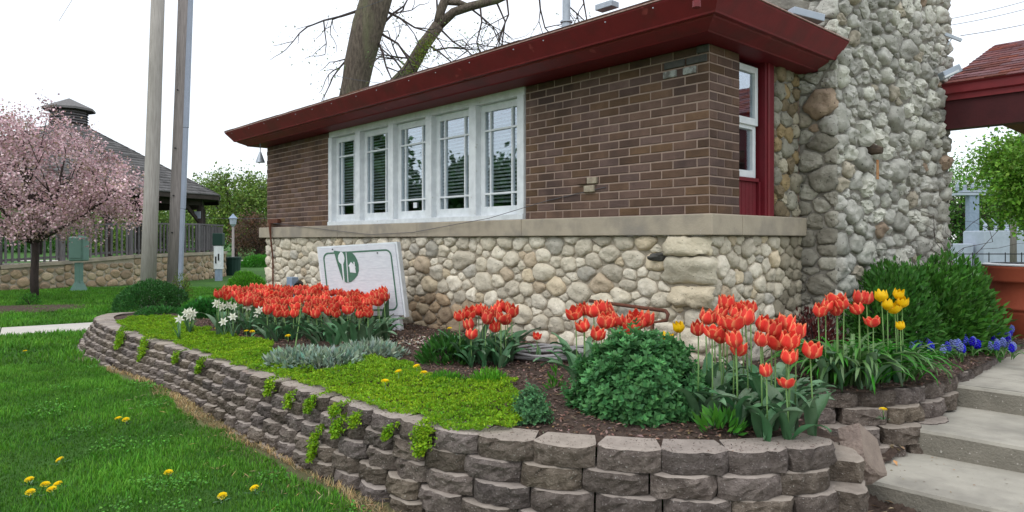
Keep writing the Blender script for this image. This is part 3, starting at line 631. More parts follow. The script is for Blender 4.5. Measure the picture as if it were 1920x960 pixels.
def shingle_strip(p0, p1, q0, q1, rows, cnt, m, name, parent, rnd_l=.02, thick=.012, limit=300, gap=.004):
    # p0,p1: eave ends; q0,q1: ridge ends; tabs are separate pieces
    up = ((q0 + q1) / 2 - (p0 + p1) / 2).normalized(); al = (p1 - p0).normalized(); nrm_ = al.cross(up).normalized()
    if nrm_.z < 0: nrm_ = -nrm_
    items = []
    for r in range(rows):
        f0, f1 = r / rows, (r + 1.25) / rows; a, b = p0.lerp(q0, f0), p1.lerp(q1, f0); a2, b2 = p0.lerp(q0, min(f1, 1)), p1.lerp(q1, min(f1, 1))
        L0 = (p1 - p0).length; tw = L0 / cnt; x0 = (a - p0).dot(al); x1 = (b - p0).dot(al); off = (r % 2) * .5 * tw + random.uniform(-.1, .1) * tw; x = math.floor((x0 - off) / tw) * tw + off
        while x < x1:
            xa, xb = max(x, x0) + gap / 2, min(x + tw, x1) - gap / 2
            if xb - xa > .02:
                j = random.uniform(-rnd_l, rnd_l) * .4; lift = thick * random.uniform(.8, 1.3)
                def pt(xx, f, h_): return p0 + al * xx + up * (f * (q0 - p0).dot(up)) + nrm_ * h_
                jf = j / max((q0 - p0).dot(up), .1)
                items.append([pt(xa, f0 + jf, lift), pt(xb, f0 + jf, lift), pt(xb, f1, .003), pt(xa, f1, .003), pt(xa, f0 + jf, -.004), pt(xb, f0 + jf, -.004)])
            x += tw
    fs = [(0, 1, 2, 3), (4, 5, 1, 0), (0, 3, 4), (1, 5, 2)]
    items.sort(key=lambda q: q[0].length)
    for q in items[:limit]:
        c = q[0]; me = bpy.data.meshes.new(name); me.from_pydata([v - c for v in q], [], fs); me.materials.append(m); link(name, me, parent, c, c - ORG[parent])
    if len(items) > limit:
        V = []; T = []; rn = []
        for q in items[limit:]:
            n0 = len(V); V += [tuple(v) for v in q]; r_ = random.random(); rn += [r_] * 6; T += [(n0, n0 + 1, n0 + 2), (n0, n0 + 2, n0 + 3), (n0 + 4, n0 + 5, n0 + 1), (n0 + 4, n0 + 1, n0)]
        o = np_mesh(name + '_rows', V, T, m, parent); o['kind'] = 'stuff'; a = o.data.attributes.new('rnd', 'FLOAT', 'POINT'); a.data.foreach_set('value', rn)
shingle_strip(A + ZU * .004, B_ + ZU * .004, E_ + ZU * .004, F_ + ZU * .004, 26, 27, M['shingle_brown'], 'shingle', roof, limit=120)
pass
# flue pipe and ridge box on the roof
vp = W(1062, 55, 6.9); vp.z -= .1
m1 = MB(); m1.tube([vp, vp + ZU * .17], [.058, .046], 16); m1.tube([vp + ZU * .165, vp + ZU * .18], [.062, .062], 16); m1.tube([vp + ZU * .175, vp + ZU * .75], [.040, .040], 16); m1.build('flue_pipe', M['galv'], house, smooth=False)
m1 = MB(); m1.box(W(1138, 12, 7.2), (.22, .12, .06), HAX); m1.build('roof_vent', M['galv'], house, bevel=.005)
m1 = MB(); m1.tube([HP(-.36, -.48, EV - .03), HP(-.32, -.52, EV - .03) - dR * .02 + dL * .03], .03, 12); 
cs = W(1306, 8, 4.36); m1 = MB(); m1.tube([cs + ZU * .02, cs - ZU * .02], [.026, .026], 12); m1.build('drain_stub', M['red'], house)
# rusty conduit and wires at the far corner
cn = [HP(7.25, -.10, LT + .06), HP(7.25, -.10, LT - .02), HP(7.25, -.09, LB - .02), HP(7.27, -.05, 1.2), HP(7.24, -.06, .55)]
m1 = MB(); m1.tube(cn, [.02, .02, .012, .012, .012], 8); m1.build('conduit', M['rust'], house)
m1 = MB(); m1.box(HP(7.25, -.04, LT + .09), (.34, .05, .06), HAX); m1.build('bracket', M['rust'], house)
# ================================================================= stone tower
TW0, TW1, TOUT = S_ST, 4.29, -.315; TZ = HC + 2.9
tower = empty('stone_tower', HP(TOUT, TW0, 0), 'tall grey fieldstone chimney tower rising past the eave at the right of the building', 'tower')
mb = MB(); hbox(mb, TOUT + .02, .9, TW0 + .02, TW1 - .02, .3, TZ); mb.build('tower_core', M['stone_mortar_grey'], tower)
store = []
def bigt(l, asp): return [(a / asp, b, c) for a, b, c in l]
collect(store, TW1 - TW0, TZ - .35, [(.115, 10), (.094, 60), (.074, 500), (.045, 900)], 11, 1.55, lambda x, y, o: HP(TOUT + .02 - o, TW0 + x, .35 + y), 'grey', M['stone_grey'], gap=.013, dk=.62, rough=1.7, n=16, sep=.90)
emit(store, tower, 'stone', 300)
store = []
collect(store, .34, TZ - .35, [(.12, 9), (.09, 8), (.06, 30), (.04, 30)], 12, 1.35, lambda x, y, o: HP(TOUT + .34 - x, TW0 + .02 - o, .35 + y), 'grey', M['stone_grey'], gap=.007, dk=.5, rough=1.5, palf=lambda x, y: 'dark' if y < 2.0 else 'grey', n=18)
emit(store, tower, 'corner_stone', 60)
store = []
collect(store, .9, TZ - .35, [(.11, 9), (.08, 60), (.05, 60)], 13, 1.3, lambda x, y, o: HP(TOUT + x, TW1 - .02 + o, .35 + y), 'grey', M['stone_grey'], gap=.007, dk=.6, rough=1.5)
emit(store, tower, 'side_stone', 80)
m1 = MB(); p = W(1642, 300, 6.35); p = HP(TOUT - .045, 2.12, HC + .62); m1.box(p, (.006, .045, .17), HAX); m1.build('rust_streak', mat('orange_rust', (.36, .12, .03), (.45, .30, .16), 40, .9, .2, 60), tower)
m1 = MB(); m1.tube([HP(TOUT + .02, 2.10, HC + .80), HP(TOUT - .09, 2.10, HC + .78)], [.06, .03], 8, wob=.4); m1.build('rust_stub', mat('brown_stub', (.11, .08, .055), (.06, .045, .035), 20), tower)
# cement flashing and white trough above the right eave
m1 = MB(); m1.bar(W(1415, 2, 5.9), W(1545, 22, 5.95), .10, .10); m1.build('cement_flashing', M['stone_mortar_grey'], tower, bevel=.01)
fl = MB(); fl.bar(W(1482, 22, 5.6), W(1540, 37, 5.65), .10, .06); fl = fl.build('tube_light', M['lightgrey'], None, bevel=.006); tag(fl, 'white tube light lying on the roof edge against the stone tower', 'light')
# floodlight box on the far tower corner, wire bracket
fx = empty('floodlight', W(1780, 140, 7.2), 'white boxy floodlight fixed to the right corner of the stone tower', 'light')
m1 = MB(); ax = (Vector((.86, -.1, .42)).normalized(), Vector((.1, 1, 0)), Vector((-.42, 0, .86))); m1.box(W(1781, 136, 7.2), (.18, .12, .085), ax); m1.build('housing', M['lightgrey'], fx, bevel=.008)
m1 = MB(); m1.box(W(1783, 139, 7.12), (.15, .04, .02), ax); m1.build('lens', M['white'], fx)
wb_ = MB(); wb_.bar(W(1772, 64, 7.5), W(1803, 76, 7.45), .03, .03); wb_.bar(W(1786, 69, 7.48), W(1777, 84, 7.5), .012, .012); tag(wb_.build('wire_bracket', M['galv'], None), 'grey metal wire bracket sticking out of the tower edge', 'bracket')
# ================================================================= canopy on the right
K0 = HP(TOUT, TW0 + 2.62, 0)
cp = empty('canopy', K0, 'red canopy roof with red shingles joined to the right side of the tower', 'canopy')
ez = HC + 1.655; CL = 4.5; rn2 = 2.05; rzz = ez + .80
e0, e1 = K0 + ZU * ez, K0 - dL * CL + ZU * ez; r0, r1 = K0 + dR * rn2 + ZU * rzz - dL * 0, K0 + dR * rn2 - dL * CL + ZU * rzz; f0, f1 = K0 + dR * rn2 * 2 + ZU * ez, K0 + dR * rn2 * 2 - dL * CL + ZU * ez
r0x = r0 + dL * 1.2; e0x = e0 + dL * 0; f0x = f0 + dL * 1.2
mb = MB().add([e0, e1, r1, r0, f1, f0], [(0, 1, 2, 3), (3, 2, 4, 5), (1, 4, 2)]); crf = mb.build('roof', M['shingle_red'], cp)
shingle_strip(e0 + ZU * .004, e1 + ZU * .004, r0 + ZU * .004, r1 + ZU * .004, 15, 24, M['shingle_red'], 'shingle', crf, limit=300)
mb = MB(); fc = [(0, 0), (.03, -.02), (.03, -.10), (.06, -.115), (.06, -.17)]
vs = [K0 + dR * (-.03 + o) + ZU * (ez + z) - dL * (CL * k) for k in (0, 1) for o, z in fc]; n = len(fc); mb.add(vs, [(i, i + 1, n + i + 1, n + i) for i in range(n - 1)]); mb.build('fascia', M['red'], cp)
m1 = MB(); c = K0 - dL * CL / 2 + dR * (rn2 + .02) + ZU * (ez - .14); m1.box(c, (CL, rn2 * 2 - .1, .05), HAX); m1.build('ceiling', M['red_dull'], cp)
m1 = MB(); m1.box(K0 - dL * CL / 2 + dR * .14 + ZU * (ez - .31), (CL, .16, .32), HAX); m1.box(K0 - dL * CL / 2 + dR * (rn2 * 2 - .2) + ZU * (ez - .27), (CL, .15, .16), HAX); m1.build('beam', mat('dark_maroon_wood', (.065, .012, .014), (.05, .010, .012), 6, .6, .15, 40), cp)
for s_ in (.25, 3.9): m1 = MB(); m1.box(K0 - dL * (CL - .3) + dR * s_ + ZU * ((ez - .35 + .4) / 2), (.2, .2, ez - .35 - .4), HAX); m1.build('post', M['red_dull'], cp)
# ================================================================= plants: common makers
def shrub(name, c, rx, ry, h, n, leaf, m, base, label, cat='shrub', var=.28, up=.35, group=None, stem=True, lw=.4, fill=.5, lump=.18, shape='dome', sprig=1):
    c = Vector(c); t = empty(name, c, label, cat, group)
    nn = n; th = rng.uniform(0, 2 * np.pi, nn); zz = rng.uniform(-.05, 1, nn); rr = np.sqrt(np.clip(1 - zz ** 2, 0, 1)); N = np.stack([rr * np.cos(th), rr * np.sin(th), zz], 1)
    k = np.where(rng.random(nn) < fill, rng.uniform(.92, 1.04, nn), rng.uniform(.5, .97, nn))
    lm = np.array([noise.noise(Vector((a * 2.2 + c.x * 5, b * 2.2 + c.y, d_ * 2.2))) + .5 * noise.noise(Vector((a * 5 + c.x * 5, b * 5 + c.y, d_ * 5))) for a, b, d_ in N]); k = k * (1 + lump * lm)
    P = N * k[:, None] * np.array([rx, ry, h]) + np.array(c)
    D = nrm(N * 1.0 + rng.normal(0, .45, (nn, 3)) + np.array([0, 0, up])); U = nrm(N + rng.normal(0, .5, (nn, 3)))
    L = leaf * rng.uniform(.65, 1.25, nn); Vt, T = leaf_geo(P, D, U, L, L * lw * rng.uniform(.8, 1.2, nn))
    shade = tint(nn, 4, base, var, .1)
    o = np_mesh('foliage', Vt, T, m, t, shade); o['kind'] = 'stuff'
    if stem:
        mb = MB()
        for i in range(9):
            a = i * 2.4; q = c + Vector((rx * .65 * math.cos(a), ry * .65 * math.sin(a), h * .7)); mb.tube([c, c.lerp(q, .5) + ZU * h * .1, q], [.008, .006, .003], 5)
        mb.build('stems', M['bark_dark'], t)
    return t
def tree(name, base, hgt, rad, crown_c, cr, ncl, nleaf, leaf, m, colr, label, bark='bark_dark', group=None, cat='tree', var=.3, spread=.42, trunk_pts=None, nbr=14, lw=.6, brmin=.3):
    base = Vector(base); t = empty(name, base, label, cat, group); cc = Vector(crown_c)
    mb = MB(); tp = trunk_pts or [base, base.lerp(cc, .5) + Vector((rad, 0, 0)), cc]
    mb.tube(tp, [rad * (1.25 if i == 0 else 1 - .5 * i / (len(tp) - 1)) for i in range(len(tp))], 10, wob=.3); mb.build('trunk', M[bark], t, smooth=True)
    cl = []; 
    while len(cl) < ncl:
        q = rng.uniform(-1, 1, 3); r_ = np.linalg.norm(q)
        if r_ < 1 and r_ > .35: cl.append(np.array(cc) + q * np.array(cr) * (.9 + .2 * rng.random()))
    cl = np.array(cl); mb = MB(); fork = tp[-2].lerp(tp[-1], brmin)
    for i in range(min(nbr, ncl)):
        e = Vector(cl[i]); mdl = fork.lerp(e, .5) + Vector(rng.normal(0, .1 * cr[0], 3)); mb.tube([fork, fork.lerp(mdl, .5), mdl, e], [rad * .5, rad * .38, rad * .25, rad * .08], 6)
    mb.build('limbs', M[bark], t, smooth=True)
    ids = rng.integers(0, ncl, nleaf); cv = rng.normal(1, .22, ncl).clip(.5, 1.5)
    sg = spread * np.array(cr) * .5
    P = cl[ids] + rng.normal(0, 1, (nleaf, 3)) * sg * (.6 + .6 * rng.random((ncl, 1))[ids]); D = nrm(rng.normal(0, 1, (nleaf, 3)) + np.array([0, 0, -.1])); U = nrm(rng.normal(0, 1, (nleaf, 3)) + np.array([0, 0, .7]))
    L = leaf * rng.uniform(.6, 1.3, nleaf); Vt, T = leaf_geo(P, D, U, L, L * lw); col = tint(nleaf, 4, colr, var, .12) * np.repeat(cv[ids], 4)[:, None]
    o = np_mesh('crown', Vt, T, m, t, col); o['kind'] = 'stuff'
    return t
# ================================================================= grass
def in_walk(x, y):
    px = (x - wp0.x) * nn_.x + (y - wp0.y) * nn_.y; return (px > -.03) & (px < 1.03)
nn_ = nn
def grass_patch(name, x0, x1, y0, y1, dens, h, wd, cond, m, base, label=None, lean=.5, var=.22):
    n = int((x1 - x0) * (y1 - y0) * dens); x = rng.uniform(x0, x1, n); y = rng.uniform(y0, y1, n); k = cond(x, y); x, y = x[k], y[k]; n = len(x)
    tuft = np.array([noise.noise(Vector((a * 1.6, b * 1.6, 0))) for a, b in zip(x, y)]); tf2 = np.array([noise.noise(Vector((a * 5, b * 5, 4))) for a, b in zip(x, y)])
    hh = h * (1 + .5 * tuft + .35 * tf2) * rng.uniform(.55, 1.3, n); V, T = blade_geo(np.stack([x, y, lawn_z(x, y) - .004], 1), hh, wd * rng.uniform(.7, 1.3, n), hh * lean * rng.uniform(.2, 1.4, n), rng.uniform(0, 2 * np.pi, n))
    c = tint(n, 5, base, var, .12) * (1 + .45 * np.repeat(tuft, 5)[:, None] + .3 * np.repeat(tf2, 5)[:, None]); c[4::5] *= 1.2
    o = np_mesh(name, V, T, m, None, c.clip(0, 3)); tag(o, kind='stuff'); 
    if label: tag(o, label, 'grass')
    return o
def lawn_ok(x, y, lo=.17):
    d = dist_path(x, y, 8); e = .10 * np.array([noise.noise(Vector((a * 3, b * 3, 9))) for a, b in zip(x, y)])
    vis = (x / y > -.80) & (x < 1.7)
    return vis & ~inpoly(x, y, bed_poly) & (d > lo + .02 + e) & ~in_walk(x, y)
grass_patch('short_grass', -6, 1.2, 2.2, 7, 8500, .031, .0052, lawn_ok, M['grass'], (1, 1, 1), 'mown bright green grass in front of the curved block wall', .6)
grass_patch('far_grass', -16, -1.5, 7, 19, 1500, .055, .012, lawn_ok, M['grass'], (1, 1, 1), 'mown green grass between the sidewalk and the railed stone platform', .6)
def dry_ok(x, y): d = dist_path(x, y, 4); return (~inpoly(x, y, bed_poly)) & (d > .11) & (d < .11 + .20 * (.45 + .7 * np.array([noise.noise(Vector((a * 2.3, b * 2.3, 2))) for a, b in zip(x, y)]))) & (x < 1.3) & (y < 6.8)
grass_patch('dry_grass_strip', -4, 1.3, 2.6, 7, 7500, .032, .0045, dry_ok, M['dry'], (1, 1, 1), 'straw coloured dead grass along the foot of the block wall', 1.2)
# ================================================================= mulch
def chips(name, n, cond, zf, m, base, label, x0, x1, y0, y1, L0=.03, W0=.010):
    x = rng.uniform(x0, x1, n); y = rng.uniform(y0, y1, n); k = cond(x, y); x, y = x[k], y[k]; n = len(x); a = rng.uniform(0, 2 * np.pi, n)
    D = nrm(np.stack([np.cos(a), np.sin(a), rng.normal(0, .25, n)], 1)); U = nrm(np.stack([rng.normal(0, .35, n), rng.normal(0, .35, n), np.ones(n)], 1)); L = L0 * rng.uniform(.4, 1.5, n)
    P = np.stack([x, y, zf(x, y) + rng.uniform(.002, .012, n)], 1); V, T = leaf_geo(P, D, U, L, W0 * rng.uniform(.6, 1.5, n), .3); o = np_mesh(name, V, T, m, None, tint(n, 4, base, .45, .15)); return tag(o, label, 'mulch', kind='stuff')
chips('mulch', 60000, lambda x, y: inpoly(x, y, bed_poly) & (dist_path(x, y, 8) > .22) & (y < 8.2), soil_z, M['chips'], (1.55, 1.5, 1.5), 'dark brown bark mulch spread over the planting bed', -4.5, 5.2, 3.1, 8.2)
bl = G(790, 640, SOIL)
chips('bleached_chips', 2600, lambda x, y: ((x - bl.x - .1) / .52) ** 2 + ((y - bl.y) / .45) ** 2 < rng.uniform(.1, 1, len(x)), soil_z, M['bleached'], (1, 1, 1), 'pale bleached bark bits in front of the stone base beside the sign', bl.x - .6, bl.x + .8, bl.y - .6, bl.y + .6, .035, .016)
chips('fallen_leaves', 900, lambda x, y: inpoly(x, y, [(1.62, 2.9), (1.98, 3.55), (2.1, 3.95), (3.2, 5.0), (3.0, 5.05), (1.85, 4.1), (1.62, 3.4)]), dirtz, M['dead_leaf'], (1, 1, 1), 'dead leaves and twigs caught between the block wall and the steps', 1.5, 3.3, 2.8, 5.2, .05, .02)
pp = MB(); pc = G(1602, 888, .12); pp.add([pc + Vector(q) for q in ((-.045, 0, .03), (.0, -.03, .012), (.055, -.01, .0), (.05, .03, .02), (-.03, .035, .045))], [(0, 1, 4), (1, 3, 4), (1, 2, 3)]); tag(pp.build('paper_scrap', M['paper']), 'crumpled white paper scrap lying below the tipped loose block', 'litter')
# ================================================================= ground cover
def sedum(name, poly, dens, label, h=.055, base=(1, 1, 1), m='sedum', leaf=.0145, zf=soil_z, z_add=0.0):
    P_ = [(G(u, v, WT).x, G(u, v, WT).y) for u, v in poly]; a = np.array(P_); x0, y0 = a.min(0); x1, y1 = a.max(0)
    n = int((x1 - x0) * (y1 - y0) * dens); x = rng.uniform(x0, x1, n); y = rng.uniform(y0, y1, n)
    wob = lambda a, b, s: np.array([noise.noise(Vector((p * 5, q * 5, s))) * .07 for p, q in zip(a, b)])
    k = inpoly(x + wob(x, y, 1), y + wob(x, y, 7), P_); x, y = x[k], y[k]; n = len(x)
    bump = np.array([noise.noise(Vector((p * 6, q * 6, 5))) * .5 + .5 + .5 * noise.noise(Vector((p * 22, q * 22, 6))) for p, q in zip(x, y)]); z = zf(x, y) + z_add + h * (.25 + bump * .9) * rng.uniform(.75, 1.0, n)
    D = nrm(np.stack([rng.normal(0, .7, n), rng.normal(0, .7, n), rng.uniform(.2, 1, n)], 1)); U = nrm(rng.normal(0, 1, (n, 3)) + np.array([0, 0, .8])); L = leaf * rng.uniform(.6, 1.4, n); V, T = leaf_geo(np.stack([x, y, z], 1), D, U, L, L * .5)
    c = tint(n, 4, base, .25, .16); o = np_mesh(name, V, T, M[m], None, c); return tag(o, label, 'ground cover', kind='stuff')
sedum('sedum_mat', [(212, 604), (250, 598), (330, 600), (360, 618), (420, 632), (500, 648), (545, 680), (600, 700), (700, 680), (770, 690), (800, 715), (840, 730), (960, 722), (985, 790), (960, 806), (890, 812), (812, 795), (745, 776), (690, 760), (648, 748), (600, 728), (560, 718), (500, 700), (440, 684), (380, 662), (330, 646), (270, 630)], 36000, 'yellow-green creeping sedum spilling along the top of the block wall')
def tuft(u0, v0, Y, w_, h_, n, label, base=(1, 1, 1), name='sedum_tuft', leaf=.016):
    c = W(u0, v0, Y); x = rng.normal(0, .4, n).clip(-1, 1) * w_; z = rng.uniform(-1, 1, n) * h_; t_ = np.sqrt(np.clip(1 - (z / h_) ** 2, 0, 1)); x = x * t_
    n_ = len(x); p, tg = RPF[int(np.argmin(np.hypot(RPN[:, 0] - c.x, RPN[:, 1] - c.y)))], None
    i = int(np.argmin(np.hypot(RPN[:, 0] - c.x, RPN[:, 1] - c.y))); pA, tg = path_at(RPF, i * .02); nr = Vector((tg.y, -tg.x, 0)); out_ = np.where(z > h_ * .6, rng.uniform(-.1, .02, n_), rng.uniform(.0, .035, n_)) + (WT - np.minimum(c.z + z, WT)) * .24
    P = np.array(pA)[None] + np.outer(x, np.array(tg)) + np.outer(out_ + .012, np.array(nr)); P[:, 2] = c.z + z; o_ = c
    D = nrm(rng.normal(0, .6, (n_, 3)) + np.array(nr) * .6 + np.array([0, 0, -.1])); U = nrm(rng.normal(0, .5, (n_, 3)) + np.array(nr)); L = leaf * rng.uniform(.6, 1.4, n_); V, T = leaf_geo(P, D, U, L, L * .6)
    t = np_mesh(name, V, T, M['sedum'], None, tint(n_, 4, base, .3, .15)); return tag(t, label, 'plant')
for (u, v, Y, ww, hh, lb) in [(238, 632, 7.0, .12, .11, 'lime sedum tuft high on the block wall face near its far left end'), (262, 652, 6.4, .08, .12, 'trailing lime sedum strip hanging down the wall face below the first tuft'), (341, 668, 5.9, .05, .05, 'small lime sedum tuft below the green bed edge, left part of wall'),
    (379, 684, 5.5, .05, .06, 'small lime sedum tuft in a wall joint under the silver plants'), (512, 722, 4.6, .06, .06, 'lime sedum tuft draped over the top course left of centre'), (553, 746, 4.4, .05, .05, 'thin lime sedum patch in the second course joint'), (588, 755, 4.2, .06, .05, 'lime sedum tuft growing in the wall joint above the long trailing one'),
    (612, 826, 4.1, .045, .10, 'long lime sedum tuft trailing low on the wall face'), (640, 798, 3.95, .06, .06, 'round lime sedum tuft in the middle of the wall face'), (628, 768, 3.98, .05, .04, 'small lime sedum patch just above the round mid-wall tuft'), (672, 786, 3.85, .05, .04, 'lime sedum patch between two top blocks'), (737, 808, 3.66, .04, .04, 'small lime sedum patch left of the big hanging tuft'), (797, 818, 3.48, .085, .085, 'big bright green sedum tuft hanging over the top course')]:
    tuft(u, v, Y, ww, hh, int(1400 * ww * hh / .01) + 150, lb)
# ================================================================= tulips
def petal_mesh(Rm, h, open_, seed, k0=0, n=6, wide=1.0, single=True, angs=(0,)):
    vs = []; fs = []; cols = []
    for ang in angs:
        b = len(vs); nu, nv = 5, 7; rs = random.Random(seed + ang)
        tw = rs.uniform(-.1, .1); dh = rs.uniform(.92, 1.06)
        for j in range(nv):
            v = j / (nv - 1); r = Rm * (.15 + .85 * min(1, v * 2.6 + .12) ** .6) * (1 - (.26 - open_) * max(0, v - .45) * 1.5)
            half = math.radians(46) * wide * (math.sin(math.pi * (.22 + .70 * v)) ** .5)
            for i in range(nu):
                u = -1 + 2 * i / (nu - 1); a = ang + u * half + tw * v; rr = r * (1 - .10 * u * u * v + .04 * math.cos(3 * u * 3)) + (.006 * v if open_ > .2 else 0)
                vs.append((rr * math.cos(a), rr * math.sin(a), h * dh * (v - .24 * abs(u) ** 1.8 * v ** 3)))
                e = max(abs(u) ** 4 * .95, (v - .86) * 6 if v > .82 else 0); e = min(1, max(0, e)); base = np.array((.75, .048, .038)) * (1 - e) + np.array((1.0, .42, .19)) * e
                if v < .35: base = base * (.5 + v * 1.4) + np.array((.62, .10, .09)) * (.5 - v * 1.4)
                cols.append(tuple(base))
        for j in range(nv - 1):
            for i in range(nu - 1): fs.append((b + j * nu + i, b + j * nu + i + 1, b + (j + 1) * nu + i + 1, b + (j + 1) * nu + i))
    return vs, fs, cols
def mk(name, vs, fs, m, cols=None, smooth=True):
    me = bpy.data.meshes.new(name); me.from_pydata(vs, [], fs); me.materials.append(m)
    if cols: a = me.color_attributes.new('Col', 'FLOAT_COLOR', 'POINT'); a.data.foreach_set('color', [q for c in cols for q in (*c, 1)])
    if smooth: me.polygons.foreach_set('use_smooth', [True] * len(fs))
    return me
A3 = [0, 2.094, 4.189]; B3 = [1.047, 3.142, 5.236]
FL = []; FULL = []; YEL = []
for i, (R_, h_, op) in enumerate([(.036, .068, .02), (.038, .064, .12), (.034, .070, -.04), (.040, .062, .24), (.037, .070, .08), (.043, .056, .42)]):
    v1, f1_, c1 = petal_mesh(R_ * .93, h_, op, i, angs=B3); inner = mk('flower', v1, f1_, M['petal_red'], c1); outs = []
    for a in A3: v2, f2, c2 = petal_mesh(R_, h_ * .98, op + .06, i * 7, angs=(a,)); outs.append(mk('petal', v2, f2, M['petal_red'], c2))
    FL.append((inner, outs)); v3, f3, c3_ = petal_mesh(R_, h_ * .98, op + .06, i * 7, angs=A3); n = len(v1); FULL.append(mk('flower', v1 + v3, f1_ + [tuple(k + n for k in q) for q in f3], M['petal_red'], c1 + c3_)); YEL.append(mk('flower', v1 + v3, f1_ + [tuple(k + n for k in q) for q in f3], M['petal_yellow']))
stem_me = mk('stem', *(lambda m_: ([tuple(q) for q in m_.v], m_.f))(MB().tube([(0, 0, 0), (.004, 0, .5), (0, 0, 1)], [.0042, .0038, .0034], 6)), M['tulip_stem'])
def leaf_strip(L, Wd, curl, seed, nseg=9, wave=.006, name='leaf', m='tulip_leaf', point=.9):
    rs = random.Random(seed); vs = []; fs = []; x = z = 0; ang = math.radians(rs.uniform(68, 84)); ph = rs.uniform(0, 6)
    for j in range(nseg + 1):
        v = j / nseg; wd = Wd * (math.sin(math.pi * (v * .86 + .12)) ** point) * (1 if v < 1 else .1); wv = wave * math.sin(v * 11 + ph)
        nx_, nz_ = -math.sin(ang), math.cos(ang)
        for s_ in (-1, -.5, 0, .5, 1): vs.append((x + nx_ * (abs(s_) * wd * .28 + wv * s_), s_ * wd / 2, z + nz_ * (abs(s_) * wd * .28) + wv * s_))
        x += math.cos(ang) * L / nseg; z += math.sin(ang) * L / nseg; ang -= curl / nseg * (0.3 + 1.6 * v)
    for j in range(nseg):
        for i in range(4): fs.append((j * 5 + i, j * 5 + i + 1, (j + 1) * 5 + i + 1, (j + 1) * 5 + i))
    return mk(name, vs, fs, M[m])
LV = [leaf_strip(random.uniform(.22, .34), random.uniform(.045, .07), random.uniform(.7, 2.2), i) for i in range(9)]
def sz1(x, y): return float(soil_z(np.array([x]), np.array([y]))[0])
def tulip(u, v, Y, label, group, near=False, yellow=False, nleaf=3, size=1.0, op=None):
    size *= 1.1; hp = W(u, v, Y); hp.z -= .035 * size; bx, by = hp.x + random.uniform(-.012, .012), hp.y + random.uniform(-.02, .02); bz = sz1(bx, by) - .01
    t = empty('tulip', (bx, by, bz), label, 'tulip', group); hh = max(hp.z - bz, .08)
    s = link('stem', stem_me, t); s.scale = (1, 1, hh); dx, dy = hp.x - bx, hp.y - by; s.rotation_euler = (-math.atan2(dy, hh), math.atan2(dx, hh), 0)
    k = random.randrange(5) if op is None else op; tilt = (random.gauss(0, .2), random.gauss(0, .2), random.uniform(0, 6.28)); sc_ = size * random.uniform(.85, 1.12)
    if near and not yellow:
        f = link('flower', FL[k][0], t); 
        for pm in FL[k][1]: link('petal', pm, f)
    else: f = link('flower', (YEL if yellow else FULL)[k], t)
    f.location = (dx, dy, hh - .003); f.rotation_euler = tilt; f.scale = (sc_,) * 3
    a0 = random.uniform(0, 6.28)
    for i in range(nleaf):
        l = link('leaf', random.choice(LV), t); l.location = (0, 0, 0); l.rotation_euler = (random.gauss(0, .08), random.gauss(0, .12), a0 + i * 2.3 + random.uniform(-.4, .4)); q = random.uniform(.75, 1.05) * min(1.15, hh / .33); l.scale = (q, q, q)
    return t
# A: the big clump in front of the sign
la = 'red tulip with orange petal edges in the large dense clump before the white sign'; ga = 'red tulips in the large clump before the sign'
cnt = 0; tries = 0; used = []
while cnt < 118 and tries < 4000:
    tries += 1; u = random.uniform(410, 722); f = random.random(); fe = min(1, (u - 405) / 120, (728 - u) / 40) if u > 0 else 1
    v = 538 + f * (10 + 40 * max(0, min(1, fe))); mn = 7 + 4 * f
    if any(abs(u - a) < mn * 1.25 and abs(v - b) < mn * .75 for a, b in used): continue
    Y = 7.5 - f * 1.15 + (.3 if u < 500 else 0); used.append((u, v)); tulip(u, v, Y, la, ga, nleaf=3 if f > .5 else 2, size=1.15); cnt += 1
def R4(x, y): return 1000 + x / 2.909, 500 + y / 2.909
def R3(x, y): return 740 + x / 5.333, 520 + y / 5.333
def R5(x, y): return 1460 + x / 3.31, 450 + y / 3.31
lb = 'red tulip in the middle clump against the pale fieldstone base'; gb = 'red tulips in the middle clump'
for x, y, Y in [(645, 370, 5.2), (745, 345, 5.3), (840, 315, 5.35), (755, 460, 5.15), (765, 550, 5.1), (910, 400, 5.1), (950, 350, 5.3), (1005, 480, 5.2), (1060, 270, 5.4), (1125, 285, 5.4), (1060, 385, 5.1), (1110, 410, 5.15), (1170, 335, 5.3), (880, 330, 5.4), (1020, 330, 5.35)]: tulip(*R3(x, y), Y, lb, gb, nleaf=4, size=1.18)
tulip(*R3(1420, 575), 5.3, 'single short red tulip standing alone beside the grey hose', None, nleaf=1, size=.8)
lc = 'orange-red tulip in the clump behind the round grey-green catmint bush'; gc = 'orange-red tulips behind the catmint'
for x, y, Y in [(230, 245, 4.25), (275, 222, 4.35), (330, 235, 4.25), (370, 225, 4.3), (412, 228, 4.35), (280, 312, 4.1), (345, 355, 3.95), (385, 292, 4.1), (430, 285, 4.15), (465, 292, 4.15), (498, 350, 4.0), (522, 290, 4.1), (558, 272, 4.2), (608, 283, 4.2), (583, 295, 4.15), (538, 312, 4.1)]: tulip(*R4(x, y), Y, lc, gc, near=True, nleaf=3, size=1.12)
for x, y, lb_ in [(800, 318, 'taller yellow-orange tulip between the two red clumps near the rusty pipe'), (728, 388, 'low yellow-orange tulip just above the catmint bush')]: tulip(*R4(x, y), 4.1, lb_, None, yellow=True, nleaf=1)
ld = 'large orange-edged red tulip in the near clump right of the catmint bush'; gd = 'red tulips in the near right clump'
